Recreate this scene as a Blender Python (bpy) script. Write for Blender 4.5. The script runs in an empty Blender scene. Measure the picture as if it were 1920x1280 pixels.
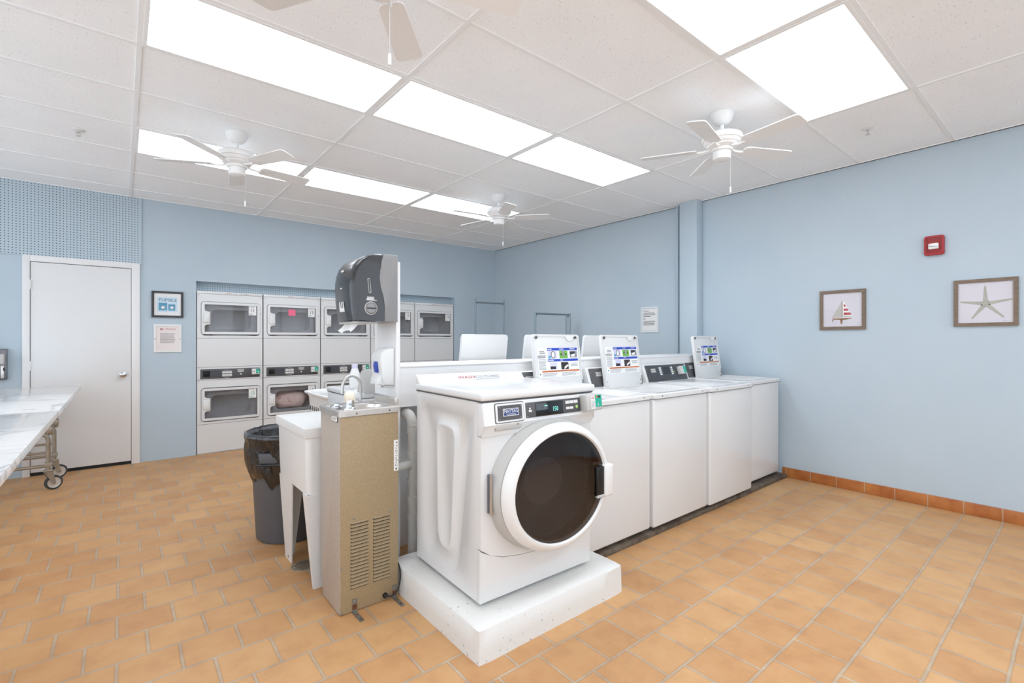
import bpy, bmesh, math, random
from mathutils import Matrix, Vector
from mathutils.geometry import tessellate_polygon
random.seed(7)
PI = math.pi
S = bpy.context.scene
COL = S.collection

# ------------------------------------------------------------------ camera, world, exposure
EYE = 1.318
YAW = 0.6848
cam_d = bpy.data.cameras.new('camera')
cam = bpy.data.objects.new('camera', cam_d)
COL.objects.link(cam)
cam.location = (0, 0, EYE)
cam.rotation_euler = (PI / 2, 0, -YAW)
cam_d.sensor_fit = 'HORIZONTAL'
cam_d.sensor_width = 36.0
cam_d.lens = 896.7 / 1920 * 36
cam_d.shift_y = -2.7 / 1920
cam_d.clip_start = 0.02
S.camera = cam

W = bpy.data.worlds.new('world')
S.world = W
W.use_nodes = True
_bg = W.node_tree.nodes['Background']
_bg.inputs[0].default_value = (0.84, 0.935, 1.05, 1)
_bg.inputs[1].default_value = 3.1

S.view_settings.view_transform = 'Standard'
S.view_settings.look = 'None'
S.view_settings.gamma = 1.0
S.view_settings.exposure = -0.03
S.cycles.max_bounces = 12
S.cycles.diffuse_bounces = 8
S.cycles.glossy_bounces = 4
S.cycles.transparent_max_bounces = 12
S.cycles.sample_clamp_indirect = 6.0
LAMP = 6.0            # radiance of the ceiling panels' diffusers

# ------------------------------------------------------------------ materials
def lin(h):
    if isinstance(h, str):
        h = [int(h[i:i + 2], 16) / 255 for i in (0, 2, 4)]
    return tuple(((c / 12.92) if c <= 0.04045 else ((c + 0.055) / 1.055) ** 2.4) for c in h) + (1.0,)

class NT:
    def __init__(self, m):
        self.t = m.node_tree
        self.b = self.t.nodes['Principled BSDF']
    def n(self, typ, **kw):
        x = self.t.nodes.new(typ)
        for k, v in kw.items():
            setattr(x, k, v)
        return x
    def l(self, a, b):
        self.t.links.new(a, b)
    def coord(self, scale=(1, 1, 1), loc=(0, 0, 0)):
        c = self.n('ShaderNodeTexCoord')
        mp = self.n('ShaderNodeMapping')
        mp.inputs['Scale'].default_value = scale
        mp.inputs['Location'].default_value = loc
        self.l(c.outputs['Object'], mp.inputs[0])
        return mp.outputs[0]
    def noise(self, vec, scale, detail=3, rough=0.5):
        x = self.n('ShaderNodeTexNoise')
        x.inputs['Scale'].default_value = scale
        x.inputs['Detail'].default_value = detail
        x.inputs['Roughness'].default_value = rough
        self.l(vec, x.inputs['Vector'])
        return x.outputs['Fac']
    def ramp(self, fac, stops):
        r = self.n('ShaderNodeValToRGB')
        e = r.color_ramp.elements
        while len(e) < len(stops):
            e.new(0.5)
        for i, (p, c) in enumerate(stops):
            e[i].position = p
            e[i].color = c if len(c) == 4 else (*c, 1)
        self.l(fac, r.inputs[0])
        return r.outputs[0]
    def math(self, op, a, b=None):
        x = self.n('ShaderNodeMath', operation=op)
        for i, v in enumerate((a, b)):
            if v is None:
                continue
            if isinstance(v, (int, float)):
                x.inputs[i].default_value = v
            else:
                self.l(v, x.inputs[i])
        return x.outputs[0]
    def mix(self, fac, a, b, blend='MIX'):
        x = self.n('ShaderNodeMix', data_type='RGBA', blend_type=blend)
        for i, v in ((0, fac), (6, a), (7, b)):
            if isinstance(v, (int, float, tuple)):
                x.inputs[i].default_value = v
            else:
                self.l(v, x.inputs[i])
        return x.outputs[2]
    def bump(self, h, strength, dist=0.002):
        x = self.n('ShaderNodeBump')
        x.inputs['Strength'].default_value = strength
        x.inputs['Distance'].default_value = dist
        self.l(h, x.inputs['Height'])
        self.l(x.outputs[0], self.b.inputs['Normal'])

MAT = {}
def mat(name, color, rough=0.5, metal=0.0, coat=0.0, spec=0.5, var=0.0, vscale=8.0, bump=0.0, bscale=200.0, emit=None, es=0.0):
    m = bpy.data.materials.new(name)
    m.use_nodes = True
    k = NT(m)
    c = lin(color)
    k.b.inputs['Base Color'].default_value = c
    k.b.inputs['Roughness'].default_value = rough
    k.b.inputs['Metallic'].default_value = metal
    k.b.inputs['Specular IOR Level'].default_value = spec
    k.b.inputs['Coat Weight'].default_value = coat
    if var > 0:
        f = k.noise(k.coord(), vscale, 4)
        lo = tuple(x * (1 - var) for x in c[:3])
        hi = tuple(min(1, x * (1 + var)) for x in c[:3])
        k.l(k.ramp(f, [(0.3, lo), (0.7, hi)]), k.b.inputs['Base Color'])
    if bump > 0:
        k.bump(k.noise(k.coord(), bscale, 3), bump)
    if emit:
        k.b.inputs['Emission Color'].default_value = lin(emit)
        k.b.inputs['Emission Strength'].default_value = es
    MAT[name] = m
    return m

mat('enamel', 'dbdbda', 0.25, coat=0.25, var=0.012, vscale=3)
mat('enamel_matt', 'e6e6e6', 0.4)
mat('plastic_white', 'e0e0de', 0.35)
mat('plastic_ivory', 'e3ddcb', 0.4)
mat('plastic_grey', 'b9b7b3', 0.4)
mat('seam', '5a5a5c', 0.7)
mat('console_grey', '504f51', 0.42, var=0.03)
mat('console_navy', '43454b', 0.38)
mat('display_black', '101418', 0.12, coat=0.5)
mat('digit_teal', '7fd8c8', 0.5, emit='7fe0cf', es=0.8)
mat('key_white', 'd9d9d7', 0.45)
mat('key_green', '9fcf6f', 0.45)
mat('teal', '1fa68e', 0.45)
mat('blue', '1f45b5', 0.45)
mat('navy', '27407c', 0.45)
mat('red', 'a8232a', 0.4)
mat('ink', '4a4a4c', 0.6)
mat('ink_light', '9a9a9c', 0.6)
mat('ink_red', 'b54a50', 0.6)
mat('ink_navy', '4c6480', 0.6)
mat('orange', 'c9703f', 0.5)
mat('green', '6fae45', 0.5)
mat('photo_grey', '8d8d94', 0.5)
mat('photo_dark', '2b2729', 0.5)
mat('paper', 'e9e8e6', 0.6)
mat('paper_pink', 'e8dedb', 0.6)
mat('sticky_pink', 'ee6f8d', 0.6)
mat('chrome', 'c9cbcd', 0.16, metal=1.0)
mat('steel', 'd0cdc9', 0.32, metal=0.85, var=0.04, vscale=30)
mat('steel_dark', '77777a', 0.4, metal=0.8)
mat('drum_steel', 'd9d8d6', 0.45, metal=0.0, var=0.08, vscale=6)
mat('drum_dark', '4b4848', 0.5)
mat('cabinet_dark', 'a09fa0', 0.6)
mat('rubber', '39393a', 0.7)
mat('black', '0b0b0c', 0.45)
mat('black_gloss', '141415', 0.15, coat=0.4)
mat('dispenser_dark', '2b2b2d', 0.24, coat=0.25, var=0.05, vscale=5)
mat('dispenser_grey', '8a8989', 0.35)
mat('rust', '6b3c22', 0.85, var=0.35, vscale=60)
mat('zinc', '8f8f88', 0.5, metal=0.7, var=0.15, vscale=50)
mat('caster_tube', 'a39a8b', 0.42, metal=0.6, var=0.12, vscale=20)
mat('wheel_hub', 'c9c2b8', 0.5)
mat('bin_grey', '55565a', 0.45, var=0.06, vscale=6)
mat('blue_button', '2c48a8', 0.3)
mat('cap_lavender', 'cfcbe0', 0.5)
mat('trim_white', 'e4e3e2', 0.42)
mat('door_white', 'dededd', 0.45, var=0.01, vscale=2)
mat('frame_black', '2e2e31', 0.4)
mat('frame_white', 'e3e1de', 0.4)
mat('print_pale', 'd0cdd4', 0.6)
mat('drain_metal', '9c8e79', 0.55, metal=0.3, var=0.2, vscale=40)
mat('print_blue', 'c6dbe8', 0.6)
mat('print_washer', '5fa3c2', 0.6)
mat('print_dark', '3c5a75', 0.6)
mat('sail_grey', 'b9bab2', 0.6)
mat('hull', '8a6a4c', 0.6)
mat('sail_red', 'b0383c', 0.6)
mat('starfish', 'a9a79c', 0.7, var=0.08, vscale=40)
mat('alarm_red', 'a01216', 0.4)
mat('alarm_dark', '6d0b0e', 0.45)
mat('lens', 'd9d6d2', 0.12, coat=0.5)
mat('laundry_grey', '6d6a6a', 0.9, var=0.2, vscale=14)
mat('laundry_brown', '4a403d', 0.9, var=0.2, vscale=14)
mat('pvc', 'd6d5d0', 0.4, var=0.05, vscale=9)
mat('hose_grey', '86857f', 0.5)
mat('hose_white', 'd2d2cd', 0.45)
mat('fan_white', 'e6e5e3', 0.38)
mat('grid_white', 'eceded', 0.5)
mat('rack_steel', '8b979f', 0.35, metal=0.75)
mat('mirror_red', 'a03030', 0.5)

def glass(name, tint, gloss=1.0):
    m = bpy.data.materials.new(name)
    m.use_nodes = True
    t = m.node_tree
    t.nodes.clear()
    o = t.nodes.new('ShaderNodeOutputMaterial')
    tr = t.nodes.new('ShaderNodeBsdfTransparent')
    tr.inputs[0].default_value = (*tint, 1)
    gl = t.nodes.new('ShaderNodeBsdfGlossy')
    gl.inputs['Roughness'].default_value = 0.02
    fr = t.nodes.new('ShaderNodeFresnel')
    fr.inputs[0].default_value = 1.52
    mu = t.nodes.new('ShaderNodeMath')
    mu.operation = 'MULTIPLY'
    mu.inputs[1].default_value = gloss
    mx = t.nodes.new('ShaderNodeMixShader')
    ge = t.nodes.new('ShaderNodeNewGeometry')      # only the face met first reflects
    inv = t.nodes.new('ShaderNodeMath')
    inv.operation = 'SUBTRACT'
    inv.inputs[0].default_value = 1.0
    t.links.new(ge.outputs['Backfacing'], inv.inputs[1])
    m2 = t.nodes.new('ShaderNodeMath')
    m2.operation = 'MULTIPLY'
    t.links.new(fr.outputs[0], m2.inputs[0])
    t.links.new(inv.outputs[0], m2.inputs[1])
    t.links.new(m2.outputs[0], mu.inputs[0])
    t.links.new(mu.outputs[0], mx.inputs[0])
    t.links.new(tr.outputs[0], mx.inputs[1])
    t.links.new(gl.outputs[0], mx.inputs[2])
    t.links.new(mx.outputs[0], o.inputs[0])
    MAT[name] = m
glass('glass_smoke', (0.88, 0.88, 0.89), 0.9)
glass('glass_dark', (0.25, 0.225, 0.22))
glass('glass_clear', (0.97, 0.97, 0.97))
glass('glass_picture', (0.99, 0.99, 0.99), 0.35)

def emitter(name, color, strength):
    m = bpy.data.materials.new(name)
    m.use_nodes = True
    b = m.node_tree.nodes['Principled BSDF']
    b.inputs['Base Color'].default_value = (0.9, 0.9, 0.9, 1)
    b.inputs['Emission Color'].default_value = color
    b.inputs['Emission Strength'].default_value = strength
    MAT[name] = m
emitter('diffuser', (0.88, 0.965, 1.06, 1), LAMP)

def wall_paint():
    m = mat('wall_blue', 'b4c3cc', 0.62, bump=0.08, bscale=90)
    k = NT(m)
    f = k.noise(k.coord(), 1.7, 5)
    k.l(k.ramp(f, [(0.3, lin('b2c1cb')[:3]), (0.7, lin('b7c5ce')[:3])]), k.b.inputs['Base Color'])
wall_paint()

def pegboard():
    m = mat('pegboard_blue', 'b4c3cc', 0.6)
    k = NT(m)
    c = k.n('ShaderNodeTexCoord')
    sp = k.n('ShaderNodeSeparateXYZ')
    k.l(c.outputs['Object'], sp.inputs[0])
    P_ = 0.0254
    def cell(o):
        f = k.math('FRACT', k.math('MULTIPLY', o, 1 / P_))
        return k.math('SUBTRACT', f, 0.5)
    u, v = cell(sp.outputs[0]), cell(sp.outputs[2])
    d = k.math('SQRT', k.math('ADD', k.math('MULTIPLY', u, u), k.math('MULTIPLY', v, v)))
    hole = k.math('LESS_THAN', d, 0.17)
    k.l(k.mix(hole, lin('b4c3cc'), lin('2f3d47')), k.b.inputs['Base Color'])
pegboard()

def ceiling_tile():
    m = mat('ceiling_tile', 'd9d9d7', 0.85)
    k = NT(m)
    v = k.coord()
    f = k.noise(v, 95, 4, 0.65)
    g = k.noise(v, 3.0, 3)
    spots = k.ramp(f, [(0.33, (1, 1, 1)), (0.37, (0, 0, 0))])
    base = k.ramp(g, [(0.3, lin('f1f3f4')[:3]), (0.7, lin('f5f6f7')[:3])])
    k.l(k.mix(spots, base, lin('c6c5c2')), k.b.inputs['Base Color'])
    k.bump(f, 0.25, 0.002)
ceiling_tile()

def floor_tiles(name, loc):
    m = mat(name, 'c89a6c', 0.5)
    k = NT(m)
    v = k.coord(loc=loc)
    wob = k.n('ShaderNodeTexNoise')
    wob.inputs['Scale'].default_value = 2.2
    k.l(v, wob.inputs['Vector'])
    sub = k.n('ShaderNodeVectorMath', operation='SUBTRACT')
    sub.inputs[1].default_value = (0.5, 0.5, 0.5)
    k.l(wob.outputs['Color'], sub.inputs[0])
    sc = k.n('ShaderNodeVectorMath', operation='SCALE')
    sc.inputs['Scale'].default_value = 0.016
    k.l(sub.outputs[0], sc.inputs[0])
    ad = k.n('ShaderNodeVectorMath', operation='ADD')
    k.l(v, ad.inputs[0])
    k.l(sc.outputs[0], ad.inputs[1])
    b = k.n('ShaderNodeTexBrick', offset=0.5, offset_frequency=2, squash=1.0)
    b.inputs['Scale'].default_value = 1.0
    b.inputs['Brick Width'].default_value = 0.21
    b.inputs['Row Height'].default_value = 0.21
    b.inputs['Mortar Size'].default_value = 0.0062
    b.inputs['Mortar Smooth'].default_value = 0.25
    b.inputs['Color1'].default_value = lin('b27e50')
    b.inputs['Color2'].default_value = lin('d2a673')
    b.inputs['Mortar'].default_value = lin('b9a48c')
    k.l(ad.outputs[0], b.inputs['Vector'])
    n1 = k.noise(v, 7, 5, 0.6)
    n2 = k.noise(v, 46, 4, 0.6)
    n3 = k.noise(v, 1.1, 3)
    c = k.mix(0.5, b.outputs['Color'], k.ramp(n1, [(0.28, lin('a97949')[:3]), (0.5, lin('c99a66')[:3]), (0.75, lin('d5ae7e')[:3])]))
    c = k.mix(k.math('MULTIPLY', n3, 0.35), c, lin('b88d66'))
    specks = k.ramp(n2, [(0.24, (1, 1, 1)), (0.29, (0, 0, 0))])
    c = k.mix(k.math('MULTIPLY', specks, 0.55), c, lin('7a5236'))
    b2 = k.n('ShaderNodeTexBrick', offset=0.5, offset_frequency=2, squash=1.0)
    for nm_, v_ in (('Scale', 1.0), ('Brick Width', 0.21), ('Row Height', 0.21), ('Mortar Size', 0.013), ('Mortar Smooth', 1.0)):
        b2.inputs[nm_].default_value = v_
    k.l(ad.outputs[0], b2.inputs['Vector'])
    n4 = k.noise(v, 5.5, 3)
    c = k.mix(k.math('MULTIPLY', b2.outputs['Fac'], k.math('MULTIPLY', n4, 0.85)), c, lin('7d5738'))
    chips = k.ramp(k.noise(k.coord(loc=(3.3, 1.7, 0)), 60, 2, 0.4), [(0.20, (1, 1, 1)), (0.225, (0, 0, 0))])
    c = k.mix(k.math('MULTIPLY', chips, 0.8), c, lin('dccdb8'))
    c = k.mix(b.outputs['Fac'], c, k.ramp(n1, [(0.3, lin('a18a72')[:3]), (0.7, lin('c0ac93')[:3])]))
    k.l(c, k.b.inputs['Base Color'])
    k.l(k.ramp(n1, [(0.2, (0.42,) * 3), (0.8, (0.62,) * 3)]), k.b.inputs['Roughness'])
    inv = k.math('SUBTRACT', 1.0, b.outputs['Fac'])
    k.bump(k.math('ADD', inv, k.math('MULTIPLY', n2, 0.06)), 0.5, 0.003)
floor_tiles('floor_tile', (-1.98 + 0.0, -0.64, 0))

def base_tile():
    m = mat('base_tile', 'b06a36', 0.42)
    k = NT(m)
    c = k.n('ShaderNodeTexCoord')
    sp = k.n('ShaderNodeSeparateXYZ')
    k.l(c.outputs['Object'], sp.inputs[0])
    f = k.math('FRACT', k.math('MULTIPLY', k.math('SUBTRACT', sp.outputs[1], 0.432), 1 / 0.2085))
    j = k.math('LESS_THAN', f, 0.028)
    n1 = k.noise(k.coord(), 9, 5)
    c1 = k.ramp(n1, [(0.25, lin('9c5629')[:3]), (0.75, lin('bd7a41')[:3])])
    k.l(k.mix(j, c1, lin('b39a80')), k.b.inputs['Base Color'])
base_tile()

def wood(name, a, b_):
    m = mat(name, a, 0.55)
    k = NT(m)
    f = k.noise(k.coord(scale=(14, 60, 60)), 1.6, 5, 0.6)
    k.l(k.ramp(f, [(0.3, lin(a)[:3]), (0.7, lin(b_)[:3])]), k.b.inputs['Base Color'])
wood('frame_wood', '655648', '83705d')

def marble():
    m = mat('marble', 'e6e6e4', 0.18, coat=0.3)
    k = NT(m)
    v = k.coord(scale=(1, 1.7, 1))
    w = k.n('ShaderNodeTexNoise')
    w.inputs['Scale'].default_value = 1.1
    w.inputs['Detail'].default_value = 5
    w.inputs['Distortion'].default_value = 1.4
    k.l(v, w.inputs['Vector'])
    ve = k.math('ABSOLUTE', k.math('SUBTRACT', w.outputs['Fac'], 0.5))
    k.l(k.ramp(ve, [(0.0, lin('c0bfbf')[:3]), (0.012, lin('dddcdb')[:3]), (0.035, lin('ebeae8')[:3])]), k.b.inputs['Base Color'])
marble()

def speckle(name, a, b_, rough, scale=330):
    m = mat(name, a, rough)
    k = NT(m)
    f = k.noise(k.coord(), scale, 2, 0.7)
    k.l(k.ramp(f, [(0.38, lin(a)[:3]), (0.62, lin(b_)[:3])]), k.b.inputs['Base Color'])
speckle('fountain_tan', '8d7a5e', 'ab9673', 0.45)
speckle('fountain_front', 'a99d90', 'b3a89c', 0.4, 120)
speckle('concrete_dark', '4d4137', '6f6355', 0.8, 9)

def painted_concrete():
    m = mat('painted_concrete', 'dddcd8', 0.6)
    k = NT(m)
    v = k.coord()
    f = k.noise(v, 42, 5, 0.7)
    sp = k.n('ShaderNodeSeparateXYZ')
    k.l(v, sp.inputs[0])
    g = k.noise(v, 2.6, 2)
    chips = k.math('MULTIPLY', k.math('GREATER_THAN', f, 0.635), k.math('GREATER_THAN', g, 0.53))
    k.l(k.mix(chips, lin('dddcd8'), lin('a3a09b')), k.b.inputs['Base Color'])
    k.bump(k.noise(v, 20, 5, 0.7), 0.22, 0.008)
painted_concrete()

def film(name):
    m = mat(name, '121110', 0.16, coat=0.6)
    k = NT(m)
    f = k.noise(k.coord(scale=(1, 1, 0.5)), 17, 4, 0.7)
    k.bump(f, 0.9, 0.02)
film('liner')
MAT['liner'].node_tree.nodes['Principled BSDF'].inputs['Base Color'].default_value = (.004, .004, .0042, 1)

def laundry_pink():
    m = mat('laundry_pink', 'd9aea5', 0.9)
    k = NT(m)
    f = k.noise(k.coord(), 22, 4)
    k.l(k.ramp(f, [(0.3, lin('d9a9a0')[:3]), (0.5, lin('f6e2d8')[:3]), (0.7, lin('eec6bc')[:3])]), k.b.inputs['Base Color'])
laundry_pink()

# ------------------------------------------------------------------ mesh builder
def rot_frame(origin, right, up):
    r = Vector(right).normalized()
    u = Vector(up).normalized()
    n = r.cross(u)
    m = Matrix((r, u, n)).transposed().to_4x4()
    m.translation = Vector(origin)
    return m

_text_cache = {}
def text_mesh(s, align):
    key = (s, align)
    if key not in _text_cache:
        cu = bpy.data.curves.new('lettering', 'FONT')
        cu.body = s
        cu.size = 1.0
        cu.align_x = align
        cu.align_y = 'CENTER'
        cu.resolution_u = 2
        o = bpy.data.objects.new('lettering', cu)
        COL.objects.link(o)
        dg = bpy.context.evaluated_depsgraph_get()
        me = bpy.data.meshes.new_from_object(o.evaluated_get(dg))
        data = ([v.co.copy() for v in me.vertices], [tuple(p.vertices) for p in me.polygons])
        bpy.data.objects.remove(o)
        bpy.data.curves.remove(cu)
        bpy.data.meshes.remove(me)
        _text_cache[key] = data
    return _text_cache[key]

class MB:
    """collects shapes into one mesh; T maps the coordinates given to the thing's own space"""
    def __init__(self, thing=None, T=None):
        self.bm = bmesh.new()
        self.mats = []
        self.T = T if T is not None else Matrix()
        if thing is not None:
            self.T = thing.matrix_basis.inverted() @ self.T
    def mi(self, m):
        if m not in self.mats:
            self.mats.append(m)
        return self.mats.index(m)
    def merge(self, bm2, m, T=None):
        i = self.mi(m)
        M = self.T @ T if T is not None else self.T
        mp = {}
        for v in bm2.verts:
            mp[v] = self.bm.verts.new(M @ v.co)
        for f in bm2.faces:
            try:
                nf = self.bm.faces.new([mp[v] for v in f.verts])
                nf.material_index = i
            except ValueError:
                pass
        bm2.free()
    def raw(self, verts, faces, m, T=None, flip=False):
        b = bmesh.new()
        vs = [b.verts.new(v) for v in verts]
        for f in faces:
            f = f[::-1] if flip else f
            try:
                b.faces.new([vs[i] for i in f])
            except ValueError:
                pass
        self.merge(b, m, T)
        return self
    def box(self, x0, x1, y0, y1, z0, z1, m, bev=0.0, seg=2, T=None):
        b = bmesh.new()
        bmesh.ops.create_cube(b, size=1.0)
        for v in b.verts:
            v.co = Vector(((x0 + x1) / 2 + v.co.x * (x1 - x0), (y0 + y1) / 2 + v.co.y * (y1 - y0), (z0 + z1) / 2 + v.co.z * (z1 - z0)))
        if bev > 0:
            bmesh.ops.bevel(b, geom=list(b.edges), offset=bev, segments=seg, profile=0.5, affect='EDGES')
        self.merge(b, m, T)
        return self
    def prism(self, poly, a, b_, m, axis='z', bev=0.0, seg=2, T=None):
        """poly 2-D, extruded from a to b_ along axis; axis x: (y,z), y: (x,z), z: (x,y)"""
        f = {'x': lambda p, t: (t, p[0], p[1]), 'y': lambda p, t: (p[0], t, p[1]), 'z': lambda p, t: (p[0], p[1], t)}[axis]
        b = bmesh.new()
        lo = [b.verts.new(f(p, a)) for p in poly]
        hi = [b.verts.new(f(p, b_)) for p in poly]
        n = len(poly)
        e = [b.faces.new(lo), b.faces.new(hi)]
        for i in range(n):
            b.faces.new((lo[i], lo[(i + 1) % n], hi[(i + 1) % n], hi[i]))
        if bev > 0:
            ed = set()
            for fc in e:
                ed.update(fc.edges)
            bmesh.ops.bevel(b, geom=list(ed), offset=bev, segments=seg, profile=0.5, affect='EDGES')
        bmesh.ops.recalc_face_normals(b, faces=b.faces)
        self.merge(b, m, T)
        return self
    def plate(self, outer, holes, a, b_, m, axis='z', T=None, sides=True):
        """flat plate with holes between a and b_ along axis"""
        f = {'x': lambda p, t: (t, p[0], p[1]), 'y': lambda p, t: (p[0], t, p[1]), 'z': lambda p, t: (p[0], p[1], t)}[axis]
        loops = [outer] + list(holes)
        tris = tessellate_polygon([[Vector((p[0], p[1], 0)) for p in lp] for lp in loops])
        flat = [p for lp in loops for p in lp]
        b = bmesh.new()
        lo = [b.verts.new(f(p, a)) for p in flat]
        hi = [b.verts.new(f(p, b_)) for p in flat]
        for t in tris:
            for vs in (lo, hi):
                try:
                    b.faces.new([vs[i] for i in t])
                except ValueError:
                    pass
        if sides:
            k = 0
            for lp in loops:
                n = len(lp)
                for i in range(n):
                    j = k + (i + 1) % n
                    b.faces.new((lo[k + i], lo[j], hi[j], hi[k + i]))
                k += n
        bmesh.ops.recalc_face_normals(b, faces=b.faces)
        self.merge(b, m, T)
        return self
    def lathe(self, prof, m, seg=32, T=None, caps=True):
        """profile of (r, z) turned about z"""
        b = bmesh.new()
        rings = []
        for r, z in prof:
            if r < 1e-6:
                rings.append([b.verts.new((0, 0, z))])
            else:
                rings.append([b.verts.new((r * math.cos(2 * PI * i / seg), r * math.sin(2 * PI * i / seg), z)) for i in range(seg)])
        for A, B in zip(rings, rings[1:]):
            if len(A) == 1 and len(B) == 1:
                continue
            for i in range(seg):
                j = (i + 1) % seg
                if len(A) == 1:
                    b.faces.new((A[0], B[j], B[i]))
                elif len(B) == 1:
                    b.faces.new((A[i], A[j], B[0]))
                else:
                    b.faces.new((A[i], A[j], B[j], B[i]))
        if caps:
            for R_ in (rings[0], rings[-1]):
                if len(R_) > 2:
                    b.faces.new(R_)
        bmesh.ops.recalc_face_normals(b, faces=b.faces)
        self.merge(b, m, T)
        return self
    def cyl(self, p0, p1, r, m, seg=20, r2=None):
        p0, p1 = Vector(p0), Vector(p1)
        d = p1 - p0
        q = d.to_track_quat('Z', 'Y').to_matrix().to_4x4()
        q.translation = p0
        return self.lathe([(r, 0), (r if r2 is None else r2, d.length)], m, seg, T=q)
    def tube(self, pts, r, m, seg=10, smooth=0, closed=False):
        pts = [Vector(p) for p in pts]
        r0 = r
        for _ in range(smooth):
            q = [pts[0]]
            for a, c in zip(pts, pts[1:]):
                q += [a * 0.75 + c * 0.25, a * 0.25 + c * 0.75]
            q.append(pts[-1])
            pts = q
        b = bmesh.new()
        rings = []
        n = len(pts)
        up = None
        for i, p in enumerate(pts):
            t = (pts[min(i + 1, n - 1)] - pts[max(i - 1, 0)]).normalized()
            if up is None:
                up = Vector((0, 0, 1)) if abs(t.z) < 0.9 else Vector((1, 0, 0))
            u = (up - t * up.dot(t)).normalized()
            up = u
            w = t.cross(u)
            rr = r0[min(len(r0) - 1, int(i * len(r0) / n))] if isinstance(r0, (list, tuple)) else r0
            rings.append([b.verts.new(p + (u * math.cos(2 * PI * k / seg) + w * math.sin(2 * PI * k / seg)) * rr) for k in range(seg)])
        for A, B in zip(rings, rings[1:]):
            for i in range(seg):
                b.faces.new((A[i], A[(i + 1) % seg], B[(i + 1) % seg], B[i]))
        b.faces.new(rings[0])
        b.faces.new(rings[-1])
        bmesh.ops.recalc_face_normals(b, faces=b.faces)
        self.merge(b, m)
        return self
    def rings(self, loops, m, cap_last=True, cap_first=False, T=None):
        """bridges successive 3-D loops of equal vertex count"""
        b = bmesh.new()
        R_ = [[b.verts.new(p) for p in lp] for lp in loops]
        n = len(R_[0])
        for A, B in zip(R_, R_[1:]):
            for i in range(n):
                try:
                    b.faces.new((A[i], A[(i + 1) % n], B[(i + 1) % n], B[i]))
                except ValueError:
                    pass
        if cap_last:
            b.faces.new(R_[-1])
        if cap_first:
            b.faces.new(R_[0])
        bmesh.ops.recalc_face_normals(b, faces=b.faces)
        self.merge(b, m, T)
        return self
    def quad(self, x0, x1, y0, y1, m, z=0.0, T=None):
        """a thin flat mark in the local x-y plane, facing +z"""
        return self.raw([(x0, y0, z), (x1, y0, z), (x1, y1, z), (x0, y1, z)], [(0, 1, 2, 3)], m, T)
    def poly(self, pts, m, z=0.0, T=None):
        return self.raw([(p[0], p[1], z) for p in pts], [tuple(range(len(pts)))], m, T)
    def disc(self, cx, cy, rx, ry, m, z=0.0, n=24, T=None):
        return self.poly([(cx + rx * math.cos(2 * PI * i / n), cy + ry * math.sin(2 * PI * i / n)) for i in range(n)], m, z, T)
    def text(self, s, x, y, size, m, z=0.0, align='LEFT', sx=1.0, T=None):
        vs, fs = text_mesh(s, align)
        return self.raw([(x + v.x * size * sx, y + v.y * size, z) for v in vs], fs, m, T)
    def lines(self, x0, x1, y0, y1, n, m, z=0.0, T=None, fill=0.45, ragged=0.25):
        """rows of small print"""
        h = (y1 - y0) / n
        for i in range(n):
            w = (x1 - x0) * (1 - ragged * random.random())
            self.quad(x0, x0 + w, y1 - (i + 1) * h + h * (1 - fill) / 2, y1 - (i + 1) * h + h * (1 + fill) / 2, m, z, T)
        return self
    def build(self, name, parent=None, sharp=38, smooth=True):
        me = bpy.data.meshes.new(name)
        self.bm.to_mesh(me)
        self.bm.free()
        for m in self.mats:
            me.materials.append(MAT[m])
        if smooth:
            me.polygons.foreach_set('use_smooth', [True] * len(me.polygons))
            me.set_sharp_from_angle(angle=math.radians(sharp))
        o = bpy.data.objects.new(name, me)
        COL.objects.link(o)
        if parent is not None:
            o.parent = parent
        return o

def thing(name, label, cat, loc=(0, 0, 0), rotz=0.0, group=None, M=None):
    o = bpy.data.objects.new(name, None)
    COL.objects.link(o)
    o.empty_display_size = 0.1
    if M is None:
        M = Matrix.Translation(loc) @ Matrix.Rotation(rotz, 4, 'Z')
    o.matrix_basis = M
    o['label'] = label
    o['category'] = cat
    if group:
        o['group'] = group
    return o
def tag(o, label, cat, group=None):
    o['label'] = label
    o['category'] = cat
    if group:
        o['group'] = group
    return o
def struct(o):
    o['kind'] = 'structure'
    return o
def copy_tree(o, label, M, group=None):
    def cp(x, par):
        c = x.copy()
        COL.objects.link(c)
        c.parent = par
        for ch in x.children:
            cp(ch, c)
        return c
    r = cp(o, None)
    r.matrix_basis = M
    r['label'] = label
    if group:
        r['group'] = group
    return r

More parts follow.
